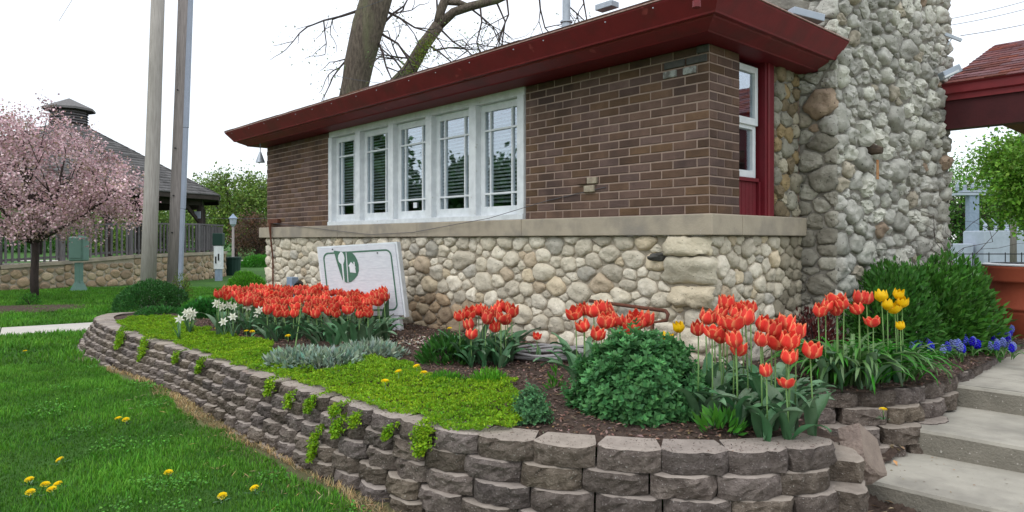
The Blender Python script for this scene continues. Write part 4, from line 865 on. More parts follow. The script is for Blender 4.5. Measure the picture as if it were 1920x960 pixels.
for x, y, Y in [(1055, 192, 3.95), (1135, 207, 3.95), (1185, 212, 3.85), (1010, 242, 3.9), (1095, 240, 3.85), (1158, 270, 3.55), (940, 268, 3.8), (988, 262, 3.9), (900, 325, 3.6), (975, 340, 3.5), (1040, 290, 3.65), (1092, 302, 3.55), (1020, 368, 3.65), (1105, 388, 3.42), (1110, 435, 3.5), (1245, 302, 3.6), (1300, 330, 3.5), (1240, 385, 3.4), (1320, 402, 3.5), (1375, 300, 3.6), (1430, 348, 3.5), (1390, 397, 3.4), (1390, 477, 3.32), (1510, 445, 3.36)]: tulip(*R4(x, y), Y, ld, gd, near=True, nleaf=3, size=1.08)
tulip(*R4(1272, 560), 3.28, 'small red tulip lowest in the near right clump, head upright', None, near=True, size=.82)
tulip(*R4(1378, 622), 3.3, 'collapsed open red tulip sunk among the leaves of the near right clump', None, near=True, size=.8, op=5)
le = 'red tulip rising from the drooping strap leaves beside the dark red shrub'; ge = 'red tulips above the strap leaves'
for x, y in [(245, 428), (292, 397), (362, 365), (360, 425), (405, 380), (500, 412), (545, 352), (500, 350)]: tulip(*R5(x, y), 4.35 + random.uniform(-.05, .08), le, ge, near=True, nleaf=1, size=1.1)
tulip(*R5(587, 497), 4.3, 'short red tulip just under the yellow tulips', None, near=True, nleaf=1)
for x, y in [(640, 342), (735, 325), (765, 375), (675, 392), (722, 412)]: tulip(*R5(x, y), 4.5 + random.uniform(-.05, .08), 'bright yellow tulip in the bunch standing before the big green shrub', 'yellow tulips before the green shrub', yellow=True, nleaf=1)
tulip(*R5(755, 525), 4.4, 'lone low yellow tulip at the lower edge of the big green shrub', None, yellow=True, nleaf=1, size=.75)
# extra broad leaves at the foot of the clumps
def leaf_clump(name, u, v, z, n, rad, label, mesh_pool, scale=1.0, cat='plant'):
    c = G(u, v, z); t = empty(name, (c.x, c.y, sz1(c.x, c.y) - .01), label, cat)
    for i in range(n):
        l = link('leaf', random.choice(mesh_pool), t); a = random.uniform(0, 6.28); r = rad * math.sqrt(random.random()); l.location = (r * math.cos(a), r * math.sin(a), 0); l.rotation_euler = (random.gauss(0, .12), random.gauss(.12, .15), a + random.gauss(0, .5)); q = scale * random.uniform(.7, 1.1); l.scale = (q, q, q)
    return t
leaf_clump('tulip_foliage', 1440, 765, SOIL, 46, .20, 'broad wavy tulip leaves at the foot of the near right clump', LV)
leaf_clump('tulip_foliage', 905, 675, SOIL, 34, .20, 'broad wavy tulip leaves at the foot of the middle clump', LV)
leaf_clump('tulip_foliage', 1095, 690, SOIL, 20, .16, 'tulip leaves poking out left of the catmint bush', LV)
leaf_clump('tulip_foliage', 660, 640, SOIL, 60, .35, 'broad tulip leaves under the right half of the large tulip clump', LV)
leaf_clump('tulip_foliage', 560, 628, SOIL, 60, .40, 'narrow tulip leaves under the left half of the large tulip clump', LV)
# strap-leaf clump (daylily)
SL = [leaf_strip(random.uniform(.36, .52), .026, random.uniform(1.8, 3.0), 50 + i, 9, .001, 'leaf', 'strap_leaf' if 'strap_leaf' in M else 'tulip_leaf', .5) for i in range(8)]
M['strap_leaf'] = mat('strap_leaf', (.055, .20, .02), (.075, .25, .03), 12, .45, 0, spec=.35, trans=.25, rnd=.35)
for me in SL: me.materials[0] = M['strap_leaf']
for u, v, n, r, s, lb_ in [(1585, 712, 260, .22, .95, 'fountain of drooping green strap leaves under the red tulips'), (1668, 704, 190, .19, .82, 'right hand mound of drooping strap leaves under the yellow tulips')]: leaf_clump('daylily', u, v, SOIL, n, r, lb_, SL, s)
# ================================================================= shrubs and perennials
# catmint: rosettes of opposite leaves
def catmint(u, v, rx, ry, h, n, leaf, label, base, name='catmint'):
    c = G(u, v, SOIL - .02); t = empty(name, c, label, 'plant'); th = rng.uniform(0, 2 * np.pi, n); zz = rng.uniform(-.02, 1, n) ** .9; rr = np.sqrt(np.clip(1 - zz ** 2, 0, 1)); N = np.stack([rr * np.cos(th), rr * np.sin(th), zz], 1)
    lm = np.array([noise.noise(Vector((a * 2.5, b * 2.5, d_ * 2.5))) for a, b, d_ in N]); P0 = N * np.array([rx, ry, h]) * (1 + .18 * lm + rng.normal(0, .055, n))[:, None] + np.array(c); N2 = nrm(N / np.array([rx, ry, h]) * .3 + np.array([0, 0, .55]) + rng.normal(0, .25, (n, 3)))
    Vs = []; Ts = []; Cs = []; k = 0; sp_v = 1 + rng.normal(0, .16, n)
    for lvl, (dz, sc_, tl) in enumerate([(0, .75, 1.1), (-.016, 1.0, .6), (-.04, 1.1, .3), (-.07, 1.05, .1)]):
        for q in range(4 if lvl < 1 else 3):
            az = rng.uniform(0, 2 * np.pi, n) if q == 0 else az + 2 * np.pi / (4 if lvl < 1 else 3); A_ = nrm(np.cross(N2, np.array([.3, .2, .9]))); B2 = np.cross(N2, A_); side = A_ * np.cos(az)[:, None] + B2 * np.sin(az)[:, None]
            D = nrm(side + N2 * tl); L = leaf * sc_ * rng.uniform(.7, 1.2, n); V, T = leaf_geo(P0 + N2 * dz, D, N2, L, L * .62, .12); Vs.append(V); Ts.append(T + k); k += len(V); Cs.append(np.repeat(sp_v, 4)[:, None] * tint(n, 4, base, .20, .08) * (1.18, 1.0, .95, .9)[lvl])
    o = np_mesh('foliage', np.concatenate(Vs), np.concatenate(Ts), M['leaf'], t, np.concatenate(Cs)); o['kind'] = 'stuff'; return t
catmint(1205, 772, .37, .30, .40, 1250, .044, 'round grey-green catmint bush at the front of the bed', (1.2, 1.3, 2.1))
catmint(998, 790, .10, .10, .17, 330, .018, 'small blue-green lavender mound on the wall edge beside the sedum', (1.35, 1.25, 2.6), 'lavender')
shrub('boxwood', G(285, 578, SOIL), .46, .40, .36, 9000, .034, M['leaf'], (.55, .75, .75), 'dense dark green rounded bush at the far left of the bed', lump=.08)
shrub('big_shrub', Vector((3.50, 6.02, SOIL)), .60, .40, .70, 10000, .068, M['leaf'], (.85, 1.0, .62), 'large dark green leafy shrub in front of the stone tower', up=.35, lump=.32, lw=.36)
shrub('big_shrub', Vector((3.02, 5.58, SOIL)), .36, .24, .66, 3600, .06, M['leaf'], (.75, .95, .65), 'left lobe of dark green shrub reaching the stone corner behind the red tulips', up=.35, lump=.32, lw=.36)
shrub('barberry', Vector((2.36, 5.45, SOIL)), .24, .16, .38, 1100, .045, M['leaf'], (1.5, .13, .6), 'sparse dark red leaved shrub at the foot of the stone corner', lump=.3, fill=.2)
shrub('peony', G(838, 680, SOIL), .19, .16, .17, 750, .07, M['leaf'], (.55, .75, .55), 'low dark green peony mound left of the middle tulips', up=.8, lw=.3)
shrub('green_shrub', G(462, 545, .3), .42, .4, .40, 4500, .05, M['leaf'], (1.5, 1.7, .6), 'light green shrub at the far corner of the building', up=.7)
shrub('brown_shrub', G(340, 560, .5), .16, .16, .42, 800, .035, M['leaf'], (1.5, .9, .6), 'thin brownish-green shrub beside the foot of the brown pole', fill=.2, lump=.3)
shrub('perennial', G(395, 588, .5), .36, .3, .2, 2600, .05, M['leaf'], (1.1, 1.5, .7), 'low mid-green leafy plants behind the daffodils', up=.9)
shrub('yarrow', G(300, 592, .5), .30, .18, .10, 1400, .04, M['leaf'], (.65, .95, .9), 'low feathery blue-green plants beneath the dark rounded bush')
shrub('columbine', G(385, 600, .5), .28, .20, .22, 1700, .055, M['leaf'], (.55, 1.0, .8), 'soft green leafy perennial between the dark bush and the daffodils', lw=.6)
# silver lamb's ear
M['silver'] = mat('silver_leaf', (.24, .32, .25), (.30, .37, .30), 20, .8, 0, attr=True, trans=.1)
for u, v, rx, lb_ in [(560, 681, .22, 'left mound of silvery grey-green lambs ear before the tulips'), (620, 684, .24, 'middle mound of silvery lambs ear leaves above the sedum'), (690, 668, .26, 'right mound of silvery lambs ear near the sign post')]:
    shrub('lambs_ear', G(u, v, SOIL), rx, .24, .09, 800, .058, M['silver'], (1.0, 1.05, .98), lb_, up=.5, lw=.36, var=.2, lump=.25, stem=False)
shrub('weed_tuft', G(915, 722, SOIL), .12, .10, .08, 600, .04, M['leaf'], (1.5, 1.7, .5), 'bright green feathery weed clump in the mulch gap', up=1.3, lw=.2, stem=False)
shrub('weed_tuft', G(838, 720, SOIL), .12, .08, .06, 400, .04, M['leaf'], (1.2, 1.5, .5), 'green feathery weed clump beside the dandelions', up=1.3, lw=.2, stem=False)
shrub('weed_tuft', G(1350, 812, SOIL), .09, .06, .09, 60, .07, M['leaf'], (.9, 1.3, .6), 'small broad weed at the foot of the catmint bush', up=1, lw=.35, stem=False)
shrub('weed_tuft', G(1040, 730, SOIL), .03, .03, .12, 40, .05, M['leaf'], (1, 1.4, .6), 'single thin green weed standing in the bare mulch', up=1.5, lw=.25, stem=False)
# muscari
def muscari(u, v, lab, grp):
    c = G(u, v, .52); c.z = sz1(c.x, c.y); t = empty('grape_hyacinth', c, lab, 'flower', grp); hh = random.uniform(.10, .15)
    m1 = MB(); m1.tube([c, c + ZU * hh], .003, 5); m1.build('stem', M['tulip_stem'], t); m1 = MB()
    for k in range(26):
        f = k / 26; r = .016 * math.sin(math.pi * (.18 + .72 * f)); a = k * 2.4; p = c + Vector((r * math.cos(a), r * math.sin(a), hh - .05 + f * .062)); s_ = .0125 * (1 - .4 * f)
        m1.add([p + Vector(q) * s_ for q in ((1, 0, 0), (-1, 0, 0), (0, 1, 0), (0, -1, 0), (0, 0, 1), (0, 0, -1))], [(0, 2, 4), (2, 1, 4), (1, 3, 4), (3, 0, 4), (2, 0, 5), (1, 2, 5), (3, 1, 5), (0, 3, 5)])
    m1.build('bloom', M['petal_blue'], t)
    for i in range(3):
        l = link('leaf', random.choice(SL), t); l.rotation_euler = (0, .2, random.uniform(0, 6.28)); l.scale = (.35, .4, .35)
for (a, b, v0, v1, n, lb_, g_) in [(1808, 1902, 638, 674, 50, 'blue grape hyacinth in the long drift beside the terracotta planter', 'grape hyacinths beside the planter'), (1708, 1748, 664, 682, 14, 'blue grape hyacinth in the small bunch by the strap leaves', 'grape hyacinths by the strap leaves'), (1768, 1812, 664, 680, 10, 'blue grape hyacinth in the sparse patch under the big shrub', 'grape hyacinths under the big shrub')]:
    for i in range(n): muscari(random.uniform(a, b), random.uniform(v0, v1) + 4, lb_, g_)
# daffodils
def white_flower_mesh():
    vs = []; fs = []
    for k in range(6):
        a = k * math.pi / 3; b = len(vs); 
        for r, w_ in ((.0, .1), (.018, .28), (.038, 0.02)):
            for s_ in (-1, 1): vs.append((r * math.cos(a) - s_ * w_ * .03 * math.sin(a), r * math.sin(a) + s_ * w_ * .03 * math.cos(a), .004 + r * .12))
        fs += [(b, b + 1, b + 3, b + 2), (b + 2, b + 3, b + 5, b + 4)]
    b = len(vs); n = 8
    for r, z in ((.007, 0), (.010, .015), (.013, .022)):
        for k in range(n): vs.append((r * math.cos(k * .785), r * math.sin(k * .785), z))
    for i in range(2):
        for k in range(n): fs.append((b + i * n + k, b + i * n + (k + 1) % n, b + (i + 1) * n + (k + 1) % n, b + (i + 1) * n + k))
    return mk('flower', vs, fs, M['petal_white'], smooth=False)
DFL = white_flower_mesh(); DL = [leaf_strip(random.uniform(.26, .36), .02, random.uniform(.3, 1.0), 80 + i, 6, 0, 'leaf', 'tulip_leaf', .4) for i in range(4)]
def daff(u, v, Y, label, n=1, group=None, leaves=5):
    hp = W(u, v, Y); z = sz1(hp.x, hp.y); t = empty('daffodil', (hp.x, hp.y, z), label, 'daffodil', group); hh = hp.z - z
    for i in range(n):
        a = random.uniform(-.035, .035) if n > 1 else 0; b = random.uniform(-.03, .03) if n > 1 else 0; s = link('stem', stem_me, t); s.scale = (1, 1, hh + b); s.location = (a, 0, 0); f = link('flower', DFL, t); f.location = (a, 0, hh + b); f.rotation_euler = (math.radians(random.uniform(50, 85)), random.uniform(-.3, .3), random.uniform(-.6, .6)); f.scale = (1.25,) * 3
    for i in range(leaves): l = link('leaf', random.choice(DL), t); l.rotation_euler = (0, 0, random.uniform(0, 6.28)); l.scale = (hh / .32,) * 3
daff(356, 589, 6.9, 'bunch of white daffodils standing out alone at the left end of the flowers', 5, None, 16)
for x, y in [(400, 497), (412, 515), (455, 505), (500, 515), (595, 508), (655, 548), (425, 618), (485, 585), (130, 600)]: daff(300 + x / 3.556, 430 + y / 3.556, 6.8 if y < 560 else 6.5, 'small white daffodil at the left edge of the red tulip clump', 2 if x in (400, 595, 655) else 1, 'white daffodils by the tulips')
# dandelions
dand = []
for k in range(3):
    vs = []; fs = []; rs = random.Random(k)
    for i in range(60):
        a = i * 2.4; r = .015 * math.sqrt(i / 60); p = Vector((r * math.cos(a), r * math.sin(a), 0)); d_ = Vector((math.cos(a), math.sin(a), 2.2 - i / 28)).normalized() * .012; s_ = Vector((-math.sin(a), math.cos(a), 0)) * .0035; b = len(vs); vs += [p, p + d_ + s_, p + d_ - s_]; fs.append((b, b + 1, b + 2))
    dand.append(mk('bloom', vs, fs, M['dandelion'], smooth=False))
def dandelion(u, v, z, label, group=None, hh=.05, bed=False, zb=None):
    p = G(u, v, z + hh); zz = sz1(p.x, p.y) if bed else float(lawn_z(np.array([p.x]), np.array([p.y]))[0]); t = empty('dandelion', (p.x, p.y, zz), label, 'dandelion', group); zz = zz if zb is None else zb; t.location.z = zz; h2 = max(p.z - zz, .03)
    s = link('stem', stem_me, t); s.scale = (.7, .7, h2); f = link('bloom', random.choice(dand), t); f.location = (0, 0, h2); f.rotation_euler = (random.uniform(.1, .5), 0, random.uniform(-1, 1)); f.scale = (.95,) * 3
    for i in range(4): l = link('leaf', random.choice(DL), t); l.rotation_euler = (0, .9, i * 1.6 + random.random()); l.scale = (.17, .5, .17)
gl = 'dandelions in the lawn'
for u, v, lb_ in [(222, 816, 'left bloom of the yellow dandelion pair in mid lawn'), (236, 818, 'right bloom of the yellow dandelion pair in mid lawn'), (316, 906, 'single yellow dandelion low in the lawn right of centre'), (477, 937, 'yellow dandelion in the lawn nearest the dry grass strip'), (417, 952, 'yellow dandelion at the bottom edge of the lawn'), (112, 880, 'yellow dandelion standing above the small group at lower left'), (47, 678, 'yellow dandelion at the far left edge of the lawn')]: dandelion(u, v, .03 if v > 700 else .08, lb_, None)
for u, v in [(55, 915), (85, 925), (57, 940), (97, 935), (108, 925)]: dandelion(u, v, .03, 'yellow dandelion in the loose group at the lower left of the lawn', gl)
for u, v, lb_ in [(722, 715, 'lower left dandelion of the four over the sedum'), (747, 697, 'upper left dandelion of the four over the sedum'), (781, 687, 'topmost dandelion of the four over the sedum'), (795, 699, 'right hand dandelion of the four over the sedum'), (843, 616, 'dandelion against the stone base left of the middle tulips'), (540, 630, 'dandelion beside the pale bare stalk before the tulips'), (407, 615, 'flat yellow dandelion at the foot of the daffodils'), (462, 621, 'left one of two close dandelions before the tulip leaves'), (473, 622, 'right one of two close dandelions before the tulip leaves'), (483, 606, 'small dandelion half hidden in the tulip leaves')]: dandelion(u, v, SOIL, lb_, None, .08, True)
dandelion(1656, 768, .43, 'yellow dandelion on the low blocks beside the steps', None, .03, False, .40)
# ================================================================= sign before the wall
sg = Vector((G(752, 622, SOIL).x, 7.1, SOIL)); sx = Vector((-.90, .436, 0)).normalized(); sn = Vector((-.436, -.90, 0)).normalized()
rollm = Matrix.Rotation(math.radians(3.5), 3, sn); sxx = (rollm @ sx).normalized(); szz = (rollm @ ZU).normalized(); szz = (szz + sn * -.04).normalized()
sgn = empty('yard_sign', sg, 'white yard sign with green border and green emblem leaning before the stone base', 'sign')
TR = W(740, 457, 7.12); SWd, SHt = 1.06, .73
szz = -(W(756, 588, 7.05) - TR).normalized(); sxx = (W(597, 466, 7.5) - TR); SWd = sxx.length; sxx.normalize(); sn = sxx.cross(-szz).normalized(); 
if sn.y > 0: sn = -sn
def SP(a, b, o=0): return TR + sxx * a - szz * b + sn * o
def sbx(m_, a0, a1, b0, b1, o0, o1): return m_.box(SP((a0 + a1) / 2, (b0 + b1) / 2, (o0 + o1) / 2), (abs(a1 - a0), abs(b1 - b0), abs(o1 - o0)), (sxx, -szz, sn))
for k in range(6): m1 = MB(); sbx(m1, 0, SWd, k * SHt / 6 + .0003, (k + 1) * SHt / 6 - .0003, -.06, 0); m1.build('board', M['white_sign'], sgn, bevel=.0008)
m1 = MB(); sbx(m1, -.024, -.002, -.02, SHt + .02, -.075, -.008); sbx(m1, SWd + .002, SWd + .024, -.02, SHt + .02, -.075, -.008); sbx(m1, -.002, SWd + .002, -.02, -.002, -.075, -.008); m1.build('frame', M['white'], sgn)
for a in (.06, SWd - .14): m1 = MB(); sbx(m1, a, a + .1, SHt + .001, SHt + .34, -.07, -.01); m1.build('post', M['white'], sgn)
def poly_plate(name, pts, o, th, m, parent):
    m1 = MB(); n = len(pts); vs = [SP(a, b, o + th) for a, b in pts] + [SP(a, b, o) for a, b in pts]; m1.add(vs, [tuple(range(n))] + [(i, (i + 1) % n, n + (i + 1) % n, n + i) for i in range(n)]); return m1.build(name, m, parent)
def rring(x0, x1, y0, y1, r, k=6):
    p = []
    for cx, cy, a0 in ((x1 - r, y0 + r, -90), (x1 - r, y1 - r, 0), (x0 + r, y1 - r, 90), (x0 + r, y0 + r, 180)):
        for i in range(k + 1): a = math.radians(a0 + 90 * i / k); p.append((cx + r * math.cos(a), cy + r * math.sin(a)))
    return p
o_, i_ = rring(.05, SWd - .05, .05, SHt - .05, .07), rring(.066, SWd - .066, .066, SHt - .066, .057); n = len(o_); m1 = MB()
m1.add([SP(a, b, .003) for a, b in o_] + [SP(a, b, .003) for a, b in i_], [(i, (i + 1) % n, n + (i + 1) % n, n + i) for i in range(n)]); m1.build('border_line', M['sign_green'], sgn)
# emblem: green shield with D bulge, white plant on the left, white line, white house on the right
def U2(x, y):   # region-2 zoom pixels -> sign coordinates
    u_, v_ = 480 + x / 3.556, 430 + y / 3.556; q0 = Vector(((u_ - 960) / F, 1, -(v_ - 450) / F)); cp_ = Vector((0, 0, HC)); k = (TR - cp_).dot(sn) / q0.dot(sn); p = cp_ + q0 * k - TR; return p.dot(sxx), -p.dot(szz)
outl = [(518, 195), (640, 195), (655, 212), (668, 240), (674, 272), (672, 310), (660, 345), (640, 372), (615, 395), (585, 405), (560, 390), (545, 330), (530, 260)]
poly_plate('emblem', [U2(*q) for q in outl], .001, .003, M['sign_green'], sgn)
poly_plate('emblem_plant', [U2(*q) for q in [(556, 210), (565, 196), (575, 200), (583, 215), (586, 240), (582, 262), (574, 280), (573, 400), (566, 400), (563, 283), (548, 268), (543, 245), (548, 222)]], .0045, .002, M['white'], sgn)
poly_plate('emblem_line', [U2(*q) for q in [(598, 196), (602, 196), (602, 260), (598, 402), (593, 402), (597, 262)]], .0045, .002, M['white'], sgn)
poly_plate('emblem_house', [U2(*q) for q in [(606, 290), (627, 258), (643, 275), (643, 255), (650, 255), (650, 283), (658, 292), (651, 292), (653, 330), (615, 330), (614, 291)]], .0045, .002, M['white'], sgn)
for q in ((512, 187), (806, 174)): a, b = U2(*q); m1 = MB(); m1.tube([SP(a, b, 0), SP(a, b, .008)], .007, 8); m1.build('bolt', M['black'], sgn)
# ================================================================= small fixtures
eb = MB(); eb.box(HP(6.25, -.22, .83), (.16, .10, .26), HAX); tag(eb.build('electrical_box', M['bluegrey'], None, bevel=.008), 'blue-grey electrical box on the stone base left of the sign', 'box')
fl = empty('floodlight', HP(5.95, -.28, .7), 'small black ground floodlight between the electrical box and the sign', 'light')
m1 = MB(); m1.tube([HP(5.9, -.3, .84), HP(6.0, -.24, .88)], [.07, .05], 10); m1.build('lamp_head', M['black'], fl); m1 = MB(); m1.tube([HP(5.95, -.28, .52), HP(5.95, -.28, .82)], .012, 6); m1.build('stake', M['black'], fl)
bp = W(488, 285, 10.05); bell = empty('eave_lamp', bp, 'small grey bell shaped lamp hanging under the far left eave', 'lamp')
m1 = MB(); m1.lathe(bp + ZU * -.15, [(.065, 0), (.06, .02), (.035, .09), (.02, .13), (.015, .15)], 14); m1.build('shade', M['galv'], bell, smooth=True); m1 = MB(); m1.tube([bp, bp + ZU * .12], .006, 6); m1.build('cord', M['wire'], bell)
# rusty pipe rail
p0, p1 = W(1106, 564, 5.35), W(1248, 583, 4.72); m1 = MB(); m1.tube([p0, p0.lerp(p1, .5), p1], .013, 8); m1.tube([p1, p1 + Vector((.01, -.03, -.02)), p1 + Vector((-.0, -.03, -.06)), p1 + Vector((-.09, .0, -.08)), p1 + Vector((-.10, .0, -.5))], .013, 8); tag(m1.build('rusty_pipe', M['rust'], None, smooth=True), 'rusty brown pipe running along the stone base behind the orange tulips', 'pipe')
m1 = MB(); hz = G(1045, 672, .54)
pts = []
for k in range(150):
    a = k * 2 * math.pi / 24; r = .27 + .035 * math.sin(k * .21) + .0006 * k; pts.append(hz + Vector((r * math.cos(a) * 1.15, r * .62 * math.sin(a), .015 + .009 * (k // 24) * (1 + .3 * math.sin(k)))))
m1.tube(pts, .011, 7); tag(m1.build('garden_hose', M['hose'], None, smooth=True), 'coiled grey garden hose lying on the mulch by the stone base', 'hose')
m1 = MB(); q0 = W(565, 568, 6.3); m1.tube([G(553, 655, SOIL), W(560, 610, 6.25), q0], [.006, .005, .003], 6); tag(m1.build('bare_stalk', M['tulip_stem'], None), 'tall pale bare flower stalk in front of the large tulip clump', 'stalk')
# wires along the wall
m1 = MB(); wp = [HP(.95, -.01, HC + .43), HP(1.6, -.012, HC + .35), HP(2.3, -.10, LT + .02), HP(3.6, -.075, LB + .05), HP(4.5, -.075, LB + .03), HP(6.2, -.075, LT - .01), HP(7.2, -.07, LT + .06)]; m1.tube(wp, .003, 5); tag(m1.build('cable', M['wire'], None), 'thin dark cable drooping across the brick and the ledge below the windows', 'cable')
# ================================================================= planter
pc = G(1950, 645, HC - .999); pl = empty('planter', pc, 'terracotta pot with ribbed rim on the patio at the right edge', 'planter')
m1 = MB(); m1.lathe(pc, [(.0, 0), (.30, 0), (.33, .02), (.38, .30), (.385, .31), (.375, .33), (.40, .34), (.40, .36), (.385, .38), (.41, .58), (.42, .60), (.46, .60), (.47, .62), (.46, .72), (.475, .74), (.465, .755), (.42, .755), (.40, .70), (.0, .68)], 48); m1.build('pot', M['terracotta'], pl, smooth=True)
m1 = MB(); m1.lathe(pc + ZU * .756, [(.40, 0), (.475, 0), (.478, .012), (.40, .018)], 48); m1.build('rim', M['white'], pl)
# ================================================================= poles left
def upole(u0, v0, u1, Y, r0, r1, m, label, conduit=False):
    b = W(u0, v0, Y); b.z = .1; t_ = W(u1, 0, Y); ax = (t_ - W(u0, 527, Y)); ax = ax / ax.z; top = b + ax * 7.5; t = empty('utility_pole', b, label, 'utility pole'); m1 = MB(); m1.tube([b, b.lerp(top, .3), b.lerp(top, .6), top], [r0, r0 * .94, r0 * .88, r1], 18); m1.build('shaft', m, t, smooth=True)
    if conduit:
        rt_ = Vector((1, -.2, 0)).normalized()
        for (z0_, z1_, w_) in ((.1, 2.05, .10), (2.05, 3.6, .115), (3.6, 7.5, .13)):
            p = b + ax * (z0_ - .1) + rt_ * (r0 * .95 - .004 * z0_); q = b + ax * (z1_ - .1) + rt_ * (r0 * .95 - .004 * z1_); m1 = MB(); m1.bar(p, q, w_, .09, up=(0, 1, 0)); m1.build('conduit', M['conduit'], t, bevel=.012)
        m1 = MB(); p = b + ax * 0 - rt_ * (r0 + .01); m1.tube([p, b + ax * 3.2 - rt_ * (r0 * .95)], .012, 6); m1.build('ground_wire', M['wire'], t)
        for z_ in (1.5, 2.2, 3.1, 4.2): m1 = MB(); q = b + ax * z_ - Vector((0, r0, 0)); m1.tube([q, q + Vector((0, -.03, 0))], .014, 6); m1.build('bolt', M['black'], t)
upole(276, 570, 294, 13.0, .137, .115, M['pole'], 'pale weathered utility pole, the left one of the pair'); upole(324, 560, 344, 13.4, .13, .12, M['pole_brown'], 'brown utility pole with blue-grey conduit, the right one of the pair', True)
# ================================================================= cherry tree
tb = G(64, 562, .155)
def branchy(name, tb, trunk, main, crown_pts_n, crown_c, cr, nleaf, leaf, m, cols, label, bark, r0):
    t = empty(name, tb, label, 'tree'); m1 = MB(); m1.tube(trunk, [r0 * 1.3, r0, r0 * .95, r0 * 1.05], 10, wob=.4); m1.build('trunk', M[bark], t, smooth=True); fork = trunk[-1]; m1 = MB(); tips = []
    for k, (e, r) in enumerate(main):
        e = Vector(e); md = fork.lerp(e, .5) + Vector((rng.normal(0, .08), rng.normal(0, .08), -.08)); m1.tube([fork, fork.lerp(md, .5), md, e], [r, r * .85, r * .6, r * .3], 7, wob=.3); tips.append(e)
        for j in range(9):
            b = md.lerp(e, rng.random()); q = b + Vector(rng.normal(0, .55, 3)) + Vector((0, 0, .25)); m1.tube([b, b.lerp(q, .5) + Vector(rng.normal(0, .06, 3)), q], [r * .3, r * .2, .006], 5)
    m1.build('limbs', M[bark], t, smooth=True); return t
cc = Vector((-10.35, 14.9, HC + 1.35)); trk = [tb, tb + Vector((.0, 0, .5)), tb + Vector((.03, 0, .95)), tb + Vector((.02, 0, 1.25))]
mains = [((-11.8, 14.6, 2.7), .07), ((-11.0, 15.4, 3.4), .07), ((-10.2, 14.6, 3.8), .07), ((-9.3, 14.5, 3.0), .06), ((-8.5, 14.8, 2.35), .05), ((-10.6, 13.8, 3.1), .05), ((-9.7, 15.8, 3.2), .05), ((-11.4, 14.0, 2.2), .05)]
cherry = branchy('cherry_tree', tb, trk, mains, 0, cc, None, 0, 0, None, None, 'flowering cherry tree full of dusty pink blossom on the left lawn', 'bark_dark', .075)
M['blossom'] = mat('blossom', (.68, .50, .52), (.58, .42, .44), 5, .7, 0, attr=True, trans=.25)
ncl = 470; cl = []
while len(cl) < ncl:
    q = rng.uniform(-1, 1, 3)
    if .25 < np.linalg.norm(q) < 1 and q[2] > -.72 - .2 * rng.random(): cl.append(q)
cl = np.array(cl); cl = cl * np.array([2.4, 1.9, 1.45]) * (1 + .10 * rng.normal(size=(ncl, 1))) + np.array([-10.3, 14.9, HC + 1.32])
for _ in range(26): cl = np.vstack([cl, [rng.uniform(-9.6, -7.75), rng.uniform(14.2, 15.2), HC + rng.uniform(.25, 1.2)]])
for _ in range(14): cl = np.vstack([cl, [rng.uniform(-12, -9), rng.uniform(14.2, 15.2), HC + rng.uniform(2.3, 2.95)]])
k_ = (cl[:, 0] > -9.76) & (cl[:, 2] > HC + 2.75 - (cl[:, 0] + 9.76) * .85); cl = cl[~k_]
n = 31000; ids = rng.integers(0, len(cl), n); P = cl[ids] + rng.normal(0, .10, (n, 3)); 
U = nrm(rng.normal(0, 1, (n, 3)) + np.array([0, -.3, .6])); D = nrm(np.cross(U, rng.normal(0, 1, (n, 3)))); L = rng.uniform(.035, .065, n); V, T = leaf_geo(P, D, U, L, L * .9, .2)
cb = np.where(rng.random((n, 1)) < .24, np.array([[.48, .50, .34]]), np.where(rng.random((n, 1)) < .35, np.array([[1.25, 1.3, 1.28]]), np.array([[.92, .82, .86]]))); sh = rng.normal(1, .15, len(cl))[ids][:, None]
o = np_mesh('blossom', V, T, M['blossom'], cherry, np.repeat(cb * sh * rng.uniform(.75, 1.25, (n, 1)), 4, 0)); o['kind'] = 'stuff'
# mulch ring
m1 = MB(); mr_c = G(50, 580, .155); m1.add([mr_c + Vector((1.05 * math.cos(a) * (1 + .06 * math.sin(3 * a)), .95 * math.sin(a), .018)) for a in [k * .2618 for k in range(24)]] + [mr_c + ZU * .06], [(i, (i + 1) % 24, 24) for i in range(24)]); tag(m1.build('mulch_ring', M['soil']), 'ring of dark mulch round the cherry tree trunk', 'mulch')
shrub('weed_tuft', G(55, 572, .17), .22, .18, .2, 500, .05, M['leaf'], (.8, 1.1, .6), 'green suckers at the base of the cherry trunk', up=1)
# green pedestal box
gp = G(148, 546, .155); gpo = empty('utility_pedestal', gp, 'green metal utility box on a green post before the stone platform', 'utility box')
m1 = MB(); m1.tube([gp, gp + ZU * .25], [.24, .10], 4); m1.build('foot', M['green_metal'], gpo); m1 = MB(); m1.box(gp + ZU * .42, (.14, .14, .62)); m1.build('post', M['green_metal'], gpo)
m1 = MB(); m1.box(gp + ZU * 1.08, (.37, .28, .62)); m1.build('cabinet', M['green_metal'], gpo, bevel=.03); m1 = MB(); m1.box(gp + ZU * 1.1 + Vector((0, -.145, 0)), (.31, .012, .52)); m1.build('door', M['green_metal'], gpo, bevel=.01); m1 = MB(); m1.box(gp + ZU * 1.405 + Vector((.02, 0, 0)), (.12, .1, .03)); m1.build('cap', M['green_metal'], gpo, bevel=.005)
